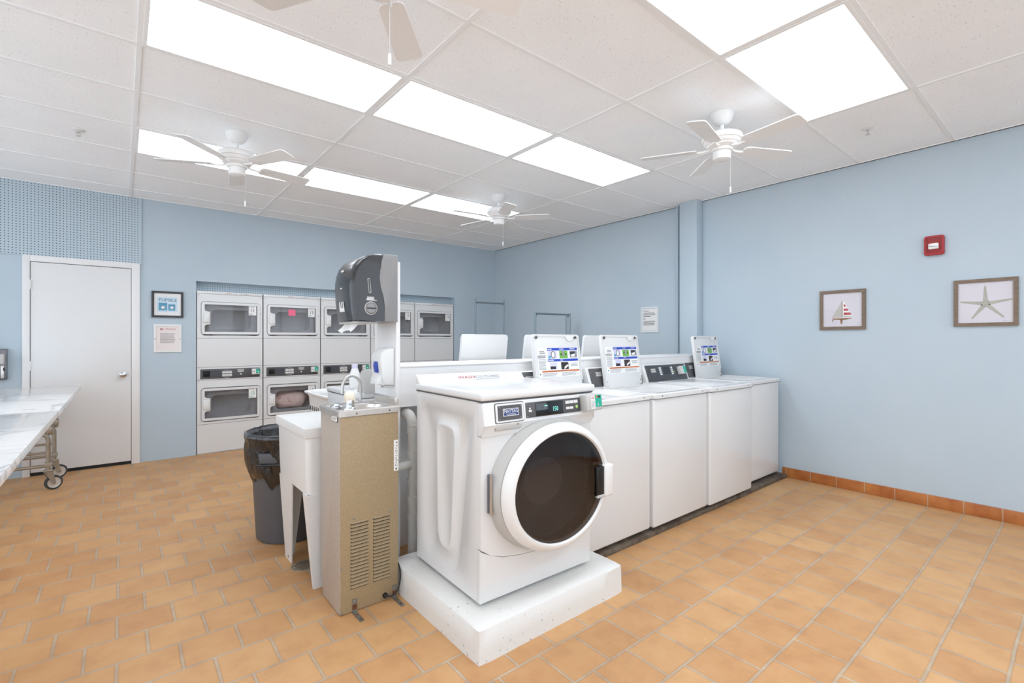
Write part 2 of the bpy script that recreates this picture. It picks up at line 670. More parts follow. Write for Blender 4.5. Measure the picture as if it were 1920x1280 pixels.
def rrect(x0, x1, y0, y1, r, n=5):
    pts = []
    for cx, cy, a in ((x1 - r, y1 - r, 0), (x0 + r, y1 - r, 90), (x0 + r, y0 + r, 180), (x1 - r, y0 + r, 270)):
        for i in range(n + 1):
            t = math.radians(a + 90 * i / n)
            pts.append((cx + r * math.cos(t), cy + r * math.sin(t)))
    return pts
def rpoly(pts, r, n=5):
    """any convex polygon with its corners rounded"""
    out = []
    m = len(pts)
    for i in range(m):
        p, a, b = Vector(pts[i]), Vector(pts[i - 1]), Vector(pts[(i + 1) % m])
        u, w = (a - p).normalized(), (b - p).normalized()
        s, e = p + u * r, p + w * r
        for k in range(n + 1):
            t = k / n
            out.append(tuple(s * (1 - t) ** 2 + p * 2 * t * (1 - t) + e * t ** 2))
    return out
def by_angle(poly, c, angles):
    """points of a star-shaped polygon at the given angles about c"""
    res = []
    for a in angles:
        d = Vector((math.cos(a), math.sin(a)))
        best = None
        for i in range(len(poly)):
            p, q = Vector(poly[i]) - Vector(c), Vector(poly[(i + 1) % len(poly)]) - Vector(c)
            e = q - p
            den = d.x * e.y - d.y * e.x
            if abs(den) < 1e-12:
                continue
            t = (p.x * e.y - p.y * e.x) / den
            s = (p.x * d.y - p.y * d.x) / den
            if t > 0 and -1e-3 <= s <= 1 + 1e-3 and (best is None or t < best):
                best = t
        res.append((c[0] + d.x * best, c[1] + d.y * best))
    return res

# wall frames: local x to the viewer's right, y up, z out of the wall
XR, XL, YB, YF, H = 4.963, -2.9, 6.53, -2.4, 2.851
def on_back(x, z, y=YB):
    return rot_frame((x, y, z), (1, 0, 0), (0, 0, 1))
def on_right(y, z, x=XR):
    return rot_frame((x, y, z), (0, -1, 0), (0, 0, 1))

# ------------------------------------------------------------------ the room
struct(MB().box(XL - .12, XR + .12, YF - .12, YB + .9, -.1, 0, 'floor_tile').build('floor', smooth=False))
OPX0, OPX1, OPZ = 0.662, 4.134, 1.995          # the dryers' opening in the back wall
b = MB()
b.box(XL, OPX0, YB, YB + .12, 0, H, 'wall_blue')
b.box(OPX1, XR, YB, YB + .12, 0, H, 'wall_blue')
b.box(OPX0, OPX1, YB, YB + .12, OPZ, H, 'wall_blue')
b.box(OPX0 - .02, OPX0, YB + .12, YB + .8, 0, OPZ + .1, 'wall_blue')
b.box(OPX1, OPX1 + .02, YB + .12, YB + .8, 0, OPZ + .1, 'wall_blue')
b.box(OPX0 - .02, OPX1 + .02, YB + .12, YB + .8, OPZ + .1, OPZ + .12, 'wall_blue')
b.box(OPX0 - .02, OPX1 + .02, YB + .8, YB + .82, 0, OPZ + .12, 'wall_blue')
struct(b.build('wall_back', smooth=False))
struct(MB().box(XR, XR + .12, YF, YB + .12, 0, H, 'wall_blue').build('wall_right', smooth=False))

# left wall and front wall, both behind or beside the viewpoint, with windows added to brighten the room
def wall_with_windows(name, along, fixed, thick, a0, a1, wins):
    outer = [(a0, 0), (a1, 0), (a1, H), (a0, H)]
    holes = [[(p, z0), (q, z0), (q, z1), (p, z1)] for p, q, z0, z1 in wins]
    b = MB().plate(outer, holes, fixed, fixed + thick, 'wall_blue', axis='x' if along == 'y' else 'y')
    return struct(b.build(name, smooth=False))
LW = [(-2.2, -0.2, 0.3, 2.72), (0.0, 2.0, 0.3, 2.72), (2.2, 4.2, 0.3, 2.72), (4.4, 6.3, 0.3, 2.72)]
FW = [(-2.7, -1.1, 0.5, 2.65), (-0.9, 0.7, 0.5, 2.65), (0.9, 2.5, 0.5, 2.65), (2.7, 4.7, 0.9, 2.65)]
wall_with_windows('wall_left', 'y', XL - .12, .12, YF, YB + .12, LW)
wall_with_windows('wall_front', 'x', YF - .12, .12, XL, XR, FW)
wn = 0
for along, fixed, wins in (('y', XL - .06, LW), ('x', YF - .06, FW)):
    for p, q, z0, z1 in wins:
        wn += 1
        ax = 'x' if along == 'y' else 'y'
        f = MB().plate([(p, z0), (q, z0), (q, z1), (p, z1)], [[(p + .05, z0 + .05), ((p + q) / 2 - .02, z0 + .05), ((p + q) / 2 - .02, z1 - .05), (p + .05, z1 - .05)],
                       [((p + q) / 2 + .02, z0 + .05), (q - .05, z0 + .05), (q - .05, z1 - .05), ((p + q) / 2 + .02, z1 - .05)]], fixed - .03, fixed + .03, 'trim_white', axis=ax).build('window_%d' % wn, smooth=False)
        struct(f)
        g = MB()
        if along == 'y':
            g.box(fixed - .004, fixed + .004, p + .05, q - .05, z0 + .05, z1 - .05, 'glass_clear')
        else:
            g.box(p + .05, q - .05, fixed - .004, fixed + .004, z0 + .05, z1 - .05, 'glass_clear')
        g.build('pane', f, smooth=False)

ceil = struct(MB().box(XL - .12, XR + .12, YF - .12, YB + .12, H, H + .1, 'ceiling_tile').build('ceiling', smooth=False))
# suspended grid: bars every 4 ft along x and every 2 ft along y
GX0, GY0, PX, PY = 0.0725, 3.138, 1.2192, 0.6096
gb = MB()
for i in range(-3, 5):
    x = GX0 + i * PX
    if XL < x - .012 and x + .012 < XR:
        gb.box(x - .012, x + .012, YF, YB, H - .006, H + .001, 'grid_white')
for j in range(-10, 7):
    y = GY0 + j * PY
    if YF < y - .012 and y + .012 < YB:
        gb.box(XL, XR, y - .012, y + .012, H - .0055, H + .001, 'grid_white')
gb.box(XR - .018, XR, YF, YB, H - .006, H + .001, 'grid_white')
gb.box(XL, XR, YB - .018, YB, H - .0058, H + .001, 'grid_white')
gb.build('ceiling_grid', ceil, smooth=False)

struct(MB().box(XR - .014, XR, YF, 1.93, 0, .094, 'base_tile', bev=.004).build('baseboard_right'))
# square pilaster on the right wall and the conduit beside it
struct(MB().box(XR - .125, XR, 2.752, 2.962, 0, H, 'wall_blue', bev=.006).build('trim_1'))
c = MB()
c.cyl((XR - .03, 3.045, 1.0), (XR - .03, 3.045, H), .016, 'wall_blue')
c.cyl((XR - .03, 3.045, 1.195), (XR - .03, 3.045, 1.225), .024, 'wall_blue')
c.cyl((XR - .03, 3.045, 1.10), (XR - .03, 3.045, 1.13), .024, 'wall_blue')
t = thing('conduit_pipe', 'thin blue-painted conduit running up the wall beside the square pilaster', 'pipe', (XR - .03, 3.045, 1.0))
for nm, (z0, z1, r) in dict(pipe=(1.0, H - .002, .016), coupling=(1.185, 1.225, .024)).items():
    MB(t).cyl((XR - .03, 3.045, z0), (XR - .03, 3.045, z1), r, 'wall_blue').build(nm, t)
MB(t).box(XR - .03, XR, 3.03, 3.06, 1.0, 1.03, 'wall_blue').build('clip', t)
c.bm.free()

# pegboards
t = thing('pegboard', 'blue perforated pegboard panel on the wall above the white door', 'pegboard', (-1.4, YB, 2.135))
MB(t).box(XL + .002, .158, YB - .012, YB - .0005, 2.135, H - .006, 'pegboard_blue').build('board', t, smooth=False)
MB(t).box(.158, .168, YB - .014, YB - .0005, 2.135, H - .006, 'wall_blue').build('edge_strip', t, smooth=False)
t = thing('pegboard', 'narrow blue perforated strip in the recess above the stacked dryers', 'pegboard', (2.4, YB + .14, 1.89))
MB(t).box(OPX0 + .002, OPX1 - .002, YB + .124, YB + .138, 1.889, OPZ + .098, 'pegboard_blue').build('board', t, smooth=False)

# door
d = struct(MB().plate([(-.737, 0), (.153, 0), (.153, 2.14), (-.737, 2.14)], [[(-.684, .0), (.083, .0), (.083, 2.08), (-.684, 2.08)][::1]] if False else [], YB - .022, YB, 'trim_white', axis='y').build('door_1', smooth=False)) if False else None
cs = MB()
cs.box(-.737, -.684, YB - .022, YB, 0, 2.14, 'trim_white', bev=.003)
cs.box(.083, .153, YB - .022, YB, 0, 2.14, 'trim_white', bev=.003)
cs.box(-.684, .083, YB - .0215, YB, 2.08, 2.14, 'trim_white', bev=.003)
d = struct(cs.build('door_1'))
g = MB().box(-.684, .083, YB - .003, YB, 0, 2.08, 'black')
g.build('shadow_gap', d, smooth=False)
MB().box(-.680, .079, YB - .014, YB - .003, .034, 2.075, 'door_white', bev=.002).build('door_leaf', d)
k = MB()
k.lathe([(0, 0), (.032, 0), (.032, .006), (.014, .01), (.012, .03), (.024, .036), (.029, .048), (.026, .06), (.012, .066), (0, .066)], 'chrome', 28, T=on_back(.014, .955, YB - .014))
k.build('door_knob', d)
MB().box(.076, .0815, YB - .018, YB - .002, .92, .985, 'steel').build('strike_plate', d)
for z in (.285, 1.067, 1.856):
    h = MB().cyl((-.682, YB - .022, z - .045), (-.682, YB - .022, z + .045), .006, 'trim_white').box(-.682, -.66, YB - .016, YB - .0135, z - .045, z + .045, 'trim_white')
    h.build('hinge', d)

# ------------------------------------------------------------------ ceiling panels
def make_light():
    t = thing('ceiling_light', '', 'ceiling light', (0, 0, 0))
    fr = MB().plate([(0.012, .012), (PX - .012, .012), (PX - .012, PY - .012), (.012, PY - .012)], [rrect(.03, PX - .03, .03, PY - .03, .004, 1)], -.008, .0, 'grid_white')
    fr.build('frame', t, smooth=False)
    MB().box(.03, PX - .03, .03, PY - .03, -.004, -.0005, 'diffuser').build('diffuser', t, smooth=False)
    return t
light0 = make_light()
GRP = 'flush ceiling light panels'
LIGHTS = [
    (0, -1, 'large flush ceiling light panel at the left end of the middle row'),
    (1, -1, 'flush ceiling light panel at the centre of the middle row of three'),
    (2, -1, 'flush ceiling light panel at the right end of the middle row, above the washers'),
    (0, 2, 'flush ceiling light panel at the left end of the row nearest the dryers'),
    (1, 2, 'flush ceiling light panel in the middle of the row nearest the dryers'),
    (2, 2, 'flush ceiling light panel partly hidden by the small far ceiling fan'),
    (2, -4, 'large bright flush ceiling light panel nearest the right blue wall, beside a fan'),
    (1, -4, 'bright flush ceiling light panel cut off by the photo\'s top edge'),
]
for i, j, lab in LIGHTS:
    M = Matrix.Translation((GX0 + i * PX, GY0 + j * PY, H - .0005))
    if light0['label'] == '':
        light0.matrix_basis = M
        light0['label'] = lab
    else:
        copy_tree(light0, lab, M)
for i, j in ((0, -4), (0, -7), (1, -7), (2, -7)):  # unseen panels carrying on the row pattern, added for lighting
    copy_tree(light0, 'unseen flush ceiling light panel overhead, added for its light', Matrix.Translation((GX0 + i * PX, GY0 + j * PY, H - .0005)), 'unseen ceiling light panels added for lighting')

# ------------------------------------------------------------------ ceiling fans
def make_fan():
    t = thing('ceiling_fan', '', 'ceiling fan')
    MB().lathe([(0, 0), (.072, 0), (.076, -.006), (.074, -.02), (.06, -.05), (.04, -.072), (.018, -.078), (0, -.078)], 'fan_white', 32).build('canopy', t)
    MB().lathe([(.013, -.07), (.013, -.115), (.03, -.132), (.036, -.14), (0, -.14)], 'fan_white', 20).build('downrod', t)
    MB().lathe([(0, -.136), (.06, -.138), (.108, -.146), (.126, -.158), (.13, -.172), (.127, -.19), (.118, -.194), (.116, -.202), (.104, -.214), (.098, -.218), (.096, -.226), (.076, -.237), (.07, -.24), (0, -.24)], 'fan_white', 40).build('motor_housing', t)
    MB().lathe([(.066, -.238), (.07, -.246), (.068, -.256), (.056, -.262), (.056, -.298), (.052, -.31), (.04, -.317), (0, -.319)], 'fan_white', 32).build('switch_housing', t)
    for q in range(5):
        R_ = Matrix.Rotation(2 * PI * q / 5, 4, 'Z')
        tilt = Matrix.Translation((0, 0, -.236)) @ Matrix.Rotation(math.radians(-11), 4, 'X')
        bl = MB(T=R_ @ tilt)
        out = rpoly([(.16, -.05), (.53, -.062), (.53, .062), (.16, .05)], .03)
        bl.prism(out, -.003, .003, 'fan_white')
        bo = bl.build('blade', t)
        ir = MB(T=R_)
        ir.tube([(.07, 0, -.235), (.12, 0, -.246), (.165, 0, -.243)], .008, 'fan_white', 8, smooth=1)
        ir.prism([(.155, -.03), (.21, -.036), (.235, 0), (.21, .036), (.155, .03)], -.006, -.0035, 'fan_white', T=tilt)
        ir.build('blade_iron', bo)
    pc = MB().cyl((.045, -.028, -.31), (.045, -.028, -.5), .0016, 'plastic_grey', 8).build('pull_chain', t)
    MB().lathe([(0, -.497), (.005, -.5), (.006, -.505), (.006, -.535), (.004, -.54), (0, -.54)], 'plastic_white', 14, T=Matrix.Translation((.045, -.028, 0))).build('pull_tip', pc)
    return t
fan0 = make_fan()
FANS = [(3.1, 4.015, -43, 'small far white ceiling fan nearest the room corner, with a pull chain'),
        (0.664, 4.038, 9, 'white ceiling fan over the left side, its blades crossing a light panel'),
        (3.153, 1.611, -25, 'white ceiling fan nearest the right blue wall, above the washers'),
        (0.70, 1.60, 50.75, 'white ceiling fan overhead, only its pull chain and blades reaching into view')]
for x, y, a, lab in FANS:
    M = Matrix.Translation((x, y, H)) @ Matrix.Rotation(math.radians(a), 4, 'Z')
    if fan0['label'] == '':
        fan0.matrix_basis = M
        fan0['label'] = lab
    else:
        copy_tree(fan0, lab, M)

def sprinkler(x, y, lab):
    t = thing('sprinkler_head', lab, 'sprinkler', (x, y, H))
    MB().lathe([(0, -.001), (.04, -.001), (.04, -.004), (.03, -.009), (.012, -.011), (0, -.011)], 'plastic_white', 24).build('escutcheon', t)
    m_ = MB().cyl((0, 0, -.01), (0, 0, -.028), .008, 'steel', 12)
    m_.tube([(.009, 0, -.02), (.014, 0, -.033), (.003, 0, -.046)], .002, 'steel', 6).tube([(-.009, 0, -.02), (-.014, 0, -.033), (-.003, 0, -.046)], .002, 'steel', 6)
    m_.lathe([(0, -.046), (.014, -.046), (.014, -.048), (0, -.048)], 'steel', 12)
    m_.build('nozzle', t)
sprinkler(-.243, 4.698, 'small white fire sprinkler head in the ceiling tiles at the left')
sprinkler(4.181, 1.052, 'small fire sprinkler head in the ceiling near the right wall')

# ------------------------------------------------------------------ stacked dryers
def dryer_window(z0):
    """door ring, window outline with the notch for the grip; local x, z"""
    x0, x1 = .076, .622
    za, zb = z0, z0 + .318
    k = .056
    return [(x0, za), (x1, za), (x1, zb), (x0, zb), (x0, za + .252), (x0 + .018, za + .238), (x0 + k - .008, za + .234), (x0 + k, za + .226), (x0 + k, za + .094), (x0 + k - .008, za + .086), (x0 + .018, za + .082), (x0, za + .068)]
DW = .684
def make_dryer():
    t = thing('stacked_dryer', '', 'dryer')
    body = MB()
    holes = [rrect(.05, .65, 1.37, 1.765, .03), rrect(.05, .65, .37, .765, .03)]
    body.plate([(0.003, .012), (DW - .003, .012), (DW - .003, 1.853), (.003, 1.853)], holes, 0, .012, 'enamel', axis='y')
    body.box(.003, DW - .003, .012, .6, .0, .012, 'enamel_matt')
    body.box(.003, .008, .012, .6, .012, 1.85, 'enamel_matt')
    body.box(DW - .008, DW - .003, .012, .6, .012, 1.85, 'enamel_matt')
    body.box(.008, DW - .008, .59, .6, .012, 1.85, 'enamel_matt')
    body.box(.008, DW - .008, .012, .59, 1.845, 1.853, 'enamel_matt')
    body.box(.008, DW - .008, .012, .59, .80, .81, 'enamel_matt')
    for z in (.342, .853, 1.003, 1.340):
        body.box(.003, DW - .003, -.0006, .001, z - .0018, z + .0018, 'seam')
    for x in (.02, DW - .02):
        for z in (.84, .87, .985, 1.835):
            body.lathe([(0, 0), (.005, 0), (.004, .002), (0, .0025)], 'zinc', 10, T=rot_frame((x, 0, z), (1, 0, 0), (0, 0, 1)))
    body.build('cabinet', t)
    top = MB().box(.002, DW - .002, -.004, .59, 1.855, 1.886, 'enamel', bev=.003)
    Tm = rot_frame((0, -.0045, 0), (1, 0, 0), (0, 0, 1))
    for i, (w, mm) in enumerate((('WASH', 'ink_red'), ('ICG', 'ink_light'), ('MG', 'ink_light'))):
        top.text(w, (.285, .37, .435)[i], 1.868, .022, mm, T=Tm)
    top.lines(.48, .52, 1.861, 1.875, 2, 'ink_light', T=Tm)
    top.build('top_trim', t)
    # control strip
    cp = MB().box(.034, .652, -.006, .004, .866, .980, 'console_grey', bev=.003)
    Tm = rot_frame((0, -.0065, 0), (1, 0, 0), (0, 0, 1))
    cp.quad(.052, .235, .882, .966, 'console_navy', T=Tm)
    cp.quad(.06, .13, .89, .958, 'display_black', z=.0002, T=Tm)
    for z in (.936, .905):
        cp.quad(.252, .352, z - .011, z + .011, 'key_white', T=Tm)
        for q in range(1, 3):
            cp.quad(.252 + q * .0333 - .001, .252 + q * .0333 + .001, z - .011, z + .011, 'ink', z=.0002, T=Tm)
    for sgn, zz in ((1, .953), (-1, .888)):
        cp.poly([(.252, zz), (.352, zz), (.302, zz + sgn * .014)], 'key_white', T=Tm)
        cp.poly([(.262, zz + sgn * .001), (.342, zz + sgn * .001), (.302, zz + sgn * .011)], 'console_grey', z=.0002, T=Tm)
    cp.poly([(.41, .968), (.48, .968), (.48, .942), (.466, .934), (.424, .934), (.41, .942)], 'plastic_grey', T=Tm)
    cp.text('MAYTAG', .445, .953, .017, 'ink', z=.0003, align='CENTER', T=Tm)
    cp.disc(.445, .911, .009, .009, 'key_white', T=Tm, n=16)
    cp.build('control_strip', t)
    cb = MB().box(.558, .655, -.03, -.006, .900, .972, 'plastic_grey', bev=.005)
    Tm = rot_frame((0, -.0304, 0), (1, 0, 0), (0, 0, 1))
    cb.quad(.565, .603, .908, .965, 'plastic_white', T=Tm)
    cb.quad(.606, .65, .912, .967, 'teal', T=Tm)
    cb.quad(.633, .645, .955, .965, 'ink', z=.0002, T=Tm)
    cb.disc(.583, .935, .006, .006, 'ink', z=.0002, T=Tm)
    cb.disc(.63, .932, .008, .008, 'key_white', z=.0002, T=Tm)
    cb.build('card_reader', t)
    for lvl, z0 in ((0, .41), (1, 1.414)):
        win = dryer_window(z0)
        dr = MB().plate(rrect(.044, .652, z0 - .028, z0 + .346, .028), [win], -.014, .006, 'enamel', axis='y')
        dr.plate(rrect(.040, .656, z0 - .032, z0 + .350, .03), [rrect(.045, .651, z0 - .027, z0 + .345, .027)], -.001, .004, 'seam', axis='y')
        dr.box(.6545, .6575, -.012, -.002, z0 + .21, z0 + .23, 'zinc')
        door = dr.build('door', t)
        MB().plate(win, [], -.004, -.001, 'glass_smoke', axis='y').build('window_glass', door, smooth=False)
        MB().box(.060, .128, -.030, -.0145, z0 + .105, z0 + .215, 'plastic_white', bev=.008).build('handle', door)
        T = rot_frame((.345, .02, z0 + .16), (1, 0, 0), (0, 0, 1))
        dm = MB(T=Matrix.Translation((.345, .0, z0 + .155)) @ Matrix.Rotation(-PI / 2, 4, 'X'))
        dm.lathe([(.25, .036), (.27, .05), (.275, .22), (.24, .30), (.14, .325), (0, .33)], 'drum_steel', 40, caps=False)
        dm.build('drum', t)
        MB().plate([(.012, z0 - .035), (DW - .012, z0 - .035), (DW - .012, z0 + .36), (.012, z0 + .36)], [rrect(.150, .560, z0 + .035, z0 + .262, .05)], .03, .034, 'cabinet_dark', axis='y').build('bulkhead', t)
    return t
def number_tag(dr, num, lvl):
    z0 = (.41, 1.414)[lvl]
    door = [c for c in dr.children if c.name.startswith('door')][lvl]
    tg = MB().box(.530, .612, -.0066, -.0046, z0 + .205, z0 + .314, 'paper')
    Tm = rot_frame((0, -.007, 0), (1, 0, 0), (0, 0, 1))
    tg.text(str(num), .571, z0 + .262, .052, 'teal' if num == 12 else 'ink', align='CENTER', T=Tm)
    tg.lines(.552, .592, z0 + .296, z0 + .306, 1, 'ink_light', T=Tm, ragged=0)
    tg.lines(.536, .572, z0 + .212, z0 + .230, 3, 'teal' if num == 12 else 'ink_light', T=Tm)
    tg.build('number_tag', door, smooth=False)
    if lvl == 1:
        pass
DR_LAB = ['white stacked dryer at the left end of the row, numbered 11 and 12',
          'white stacked dryer with a pink note on its upper window, numbered 13 and 14',
          'white stacked dryer third from the door, partly behind the towel dispenser',
          'white stacked dryer seen between the white post and the last dryer, numbered 17',
          'white stacked dryer at the right end of the row, next to the corner']
dry0 = make_dryer()
DRYERS = [dry0]
M0 = Matrix.Translation((OPX0 + .006, YB, 0))
for q in range(1, 5):
    DRYERS.append(copy_tree(dry0, DR_LAB[q], Matrix.Translation((OPX0 + .006 + q * .692, YB, 0))))
dry0.matrix_basis = M0
dry0['label'] = DR_LAB[0]
for q, dr in enumerate(DRYERS):
    dr['group'] = 'stacked dryers along the back wall'
    for lvl in (0, 1):
        number_tag(dr, 11 + 2 * q + (1 - lvl), lvl)
# things in and on the dryers
n = thing('sticky_note', 'bright pink square sticky note on the window of dryer 13', 'note', (1.69, YB - .0068, 1.668))
MB().box(-.042, .042, -.0015, 0, -.04, .04, 'sticky_pink').build('paper', n, smooth=False)
def lump(name, lab, loc, size, m, seed, cat, amp=.28):
    rnd = random.Random(seed)
    b = bmesh.new()
    bmesh.ops.create_icosphere(b, subdivisions=4, radius=1)
    ph = [(Vector((rnd.uniform(-1, 1), rnd.uniform(-1, 1), rnd.uniform(-1, 1))) * rnd.uniform(2, 7), rnd.uniform(0, 6), rnd.uniform(.3, 1)) for _ in range(16)]
    for v in b.verts:
        p = v.co.copy()
        dsp = sum(a * math.sin(f.dot(p) + o) for f, o, a in ph) / 8
        p *= 1 + amp * dsp
        v.co = Vector((p.x * size[0], p.y * size[1], max(-size[2] * .75, p.z * size[2])))
    M = MB()
    M.merge(b, m)
    o = M.build(name, sharp=80)
    o.location = loc
    return tag(o, lab, cat)
lump('laundry_load', 'pinkish white crumpled laundry behind the window of lower dryer 14', (OPX0 + .006 + .692 + .335, YB + .175, .545), (.225, .11, .135), 'laundry_pink', 3, 'laundry')

# ------------------------------------------------------------------ top-load washers
WW, WD = 0.686, 0.66
def instruction_sheet(b, T):
    """printed sheet on the underside of a lid; local x right, y up from the sheet's centre"""
    q = lambda *a, **k: b.quad(*a, T=T, **k)
    q(-.205, .205, -.105, .105, 'paper')
    for y0, y1 in ((.083, .102), (.005, .022)):
        q(-.105, .2, y0, y1, 'blue', z=.0003)
    for x in (-.1, .015, .12):
        b.lines(x, x + .06, .088, .098, 1, 'paper', z=.0006, T=T, ragged=.4)
    b.lines(-.1, -.04, .009, .018, 1, 'paper', z=.0006, T=T)
    b.lines(.015, .05, .009, .018, 1, 'paper', z=.0006, T=T)
    # six little pictures
    q(-.1, -.015, .026, .08, 'cap_lavender', z=.0003)
    q(-.1, -.072, .026, .046, 'print_washer', z=.0006)
    b.disc(-.05, .053, .022, .026, 'photo_dark', z=.0006, T=T)
    b.disc(-.05, .053, .016, .021, 'paper', z=.0009, T=T)
    q(.012, .095, .026, .08, 'green', z=.0003)
    q(.042, .064, .04, .08, 'photo_grey', z=.0006)
    b.disc(.03, .055, .007, .007, 'photo_dark', z=.0006, T=T)
    b.disc(.078, .055, .007, .007, 'photo_dark', z=.0006, T=T)
    q(.118, .195, .03, .078, 'photo_grey', z=.0003)
    b.poly([(.118, .072), (.17, .075), (.18, .05), (.125, .052)], 'photo_dark', z=.0006, T=T)
    b.poly([(.13, .05), (.175, .06), (.165, .036), (.135, .036)], 'paper', z=.0007, T=T)
    q(-.088, -.02, -.052, -.002, 'cap_lavender', z=.0003)
    b.poly([(-.088, -.05), (-.034, -.05), (-.034, -.03), (-.088, -.028)], 'photo_dark', z=.0006, T=T)
    q(.02, .095, -.054, -.002, 'photo_dark', z=.0003)
    b.poly([(.05, -.054), (.095, -.03), (.085, -.018), (.052, -.036)], 'paper_pink', z=.0006, T=T)
    b.lines(.12, .195, -.035, -.008, 3, 'ink_light', z=.0003, T=T, ragged=.1)
    # text column
    b.lines(-.18, -.125, .06, .082, 2, 'ink', z=.0003, T=T, ragged=.2)
    b.lines(-.2, -.12, .028, .052, 2, 'ink', z=.0003, T=T, ragged=.1)
    b.lines(-.195, -.122, -.052, .024, 9, 'ink_light', z=.0003, T=T, ragged=.15)
    # warning band
    q(-.17, .205, -.069, -.058, 'orange', z=.0003)
    b.lines(-.1, .1, -.067, -.06, 1, 'hull', z=.0006, T=T)
    b.poly([(-.195, -.086), (-.18, -.086), (-.1875, -.074)], 'photo_dark', z=.0003, T=T)
    b.lines(-.165, .0, -.1, -.073, 4, 'ink_light', z=.0003, T=T, ragged=.3)
    b.lines(.02, .2, -.1, -.073, 4, 'ink_light', z=.0003, T=T, ragged=.3)

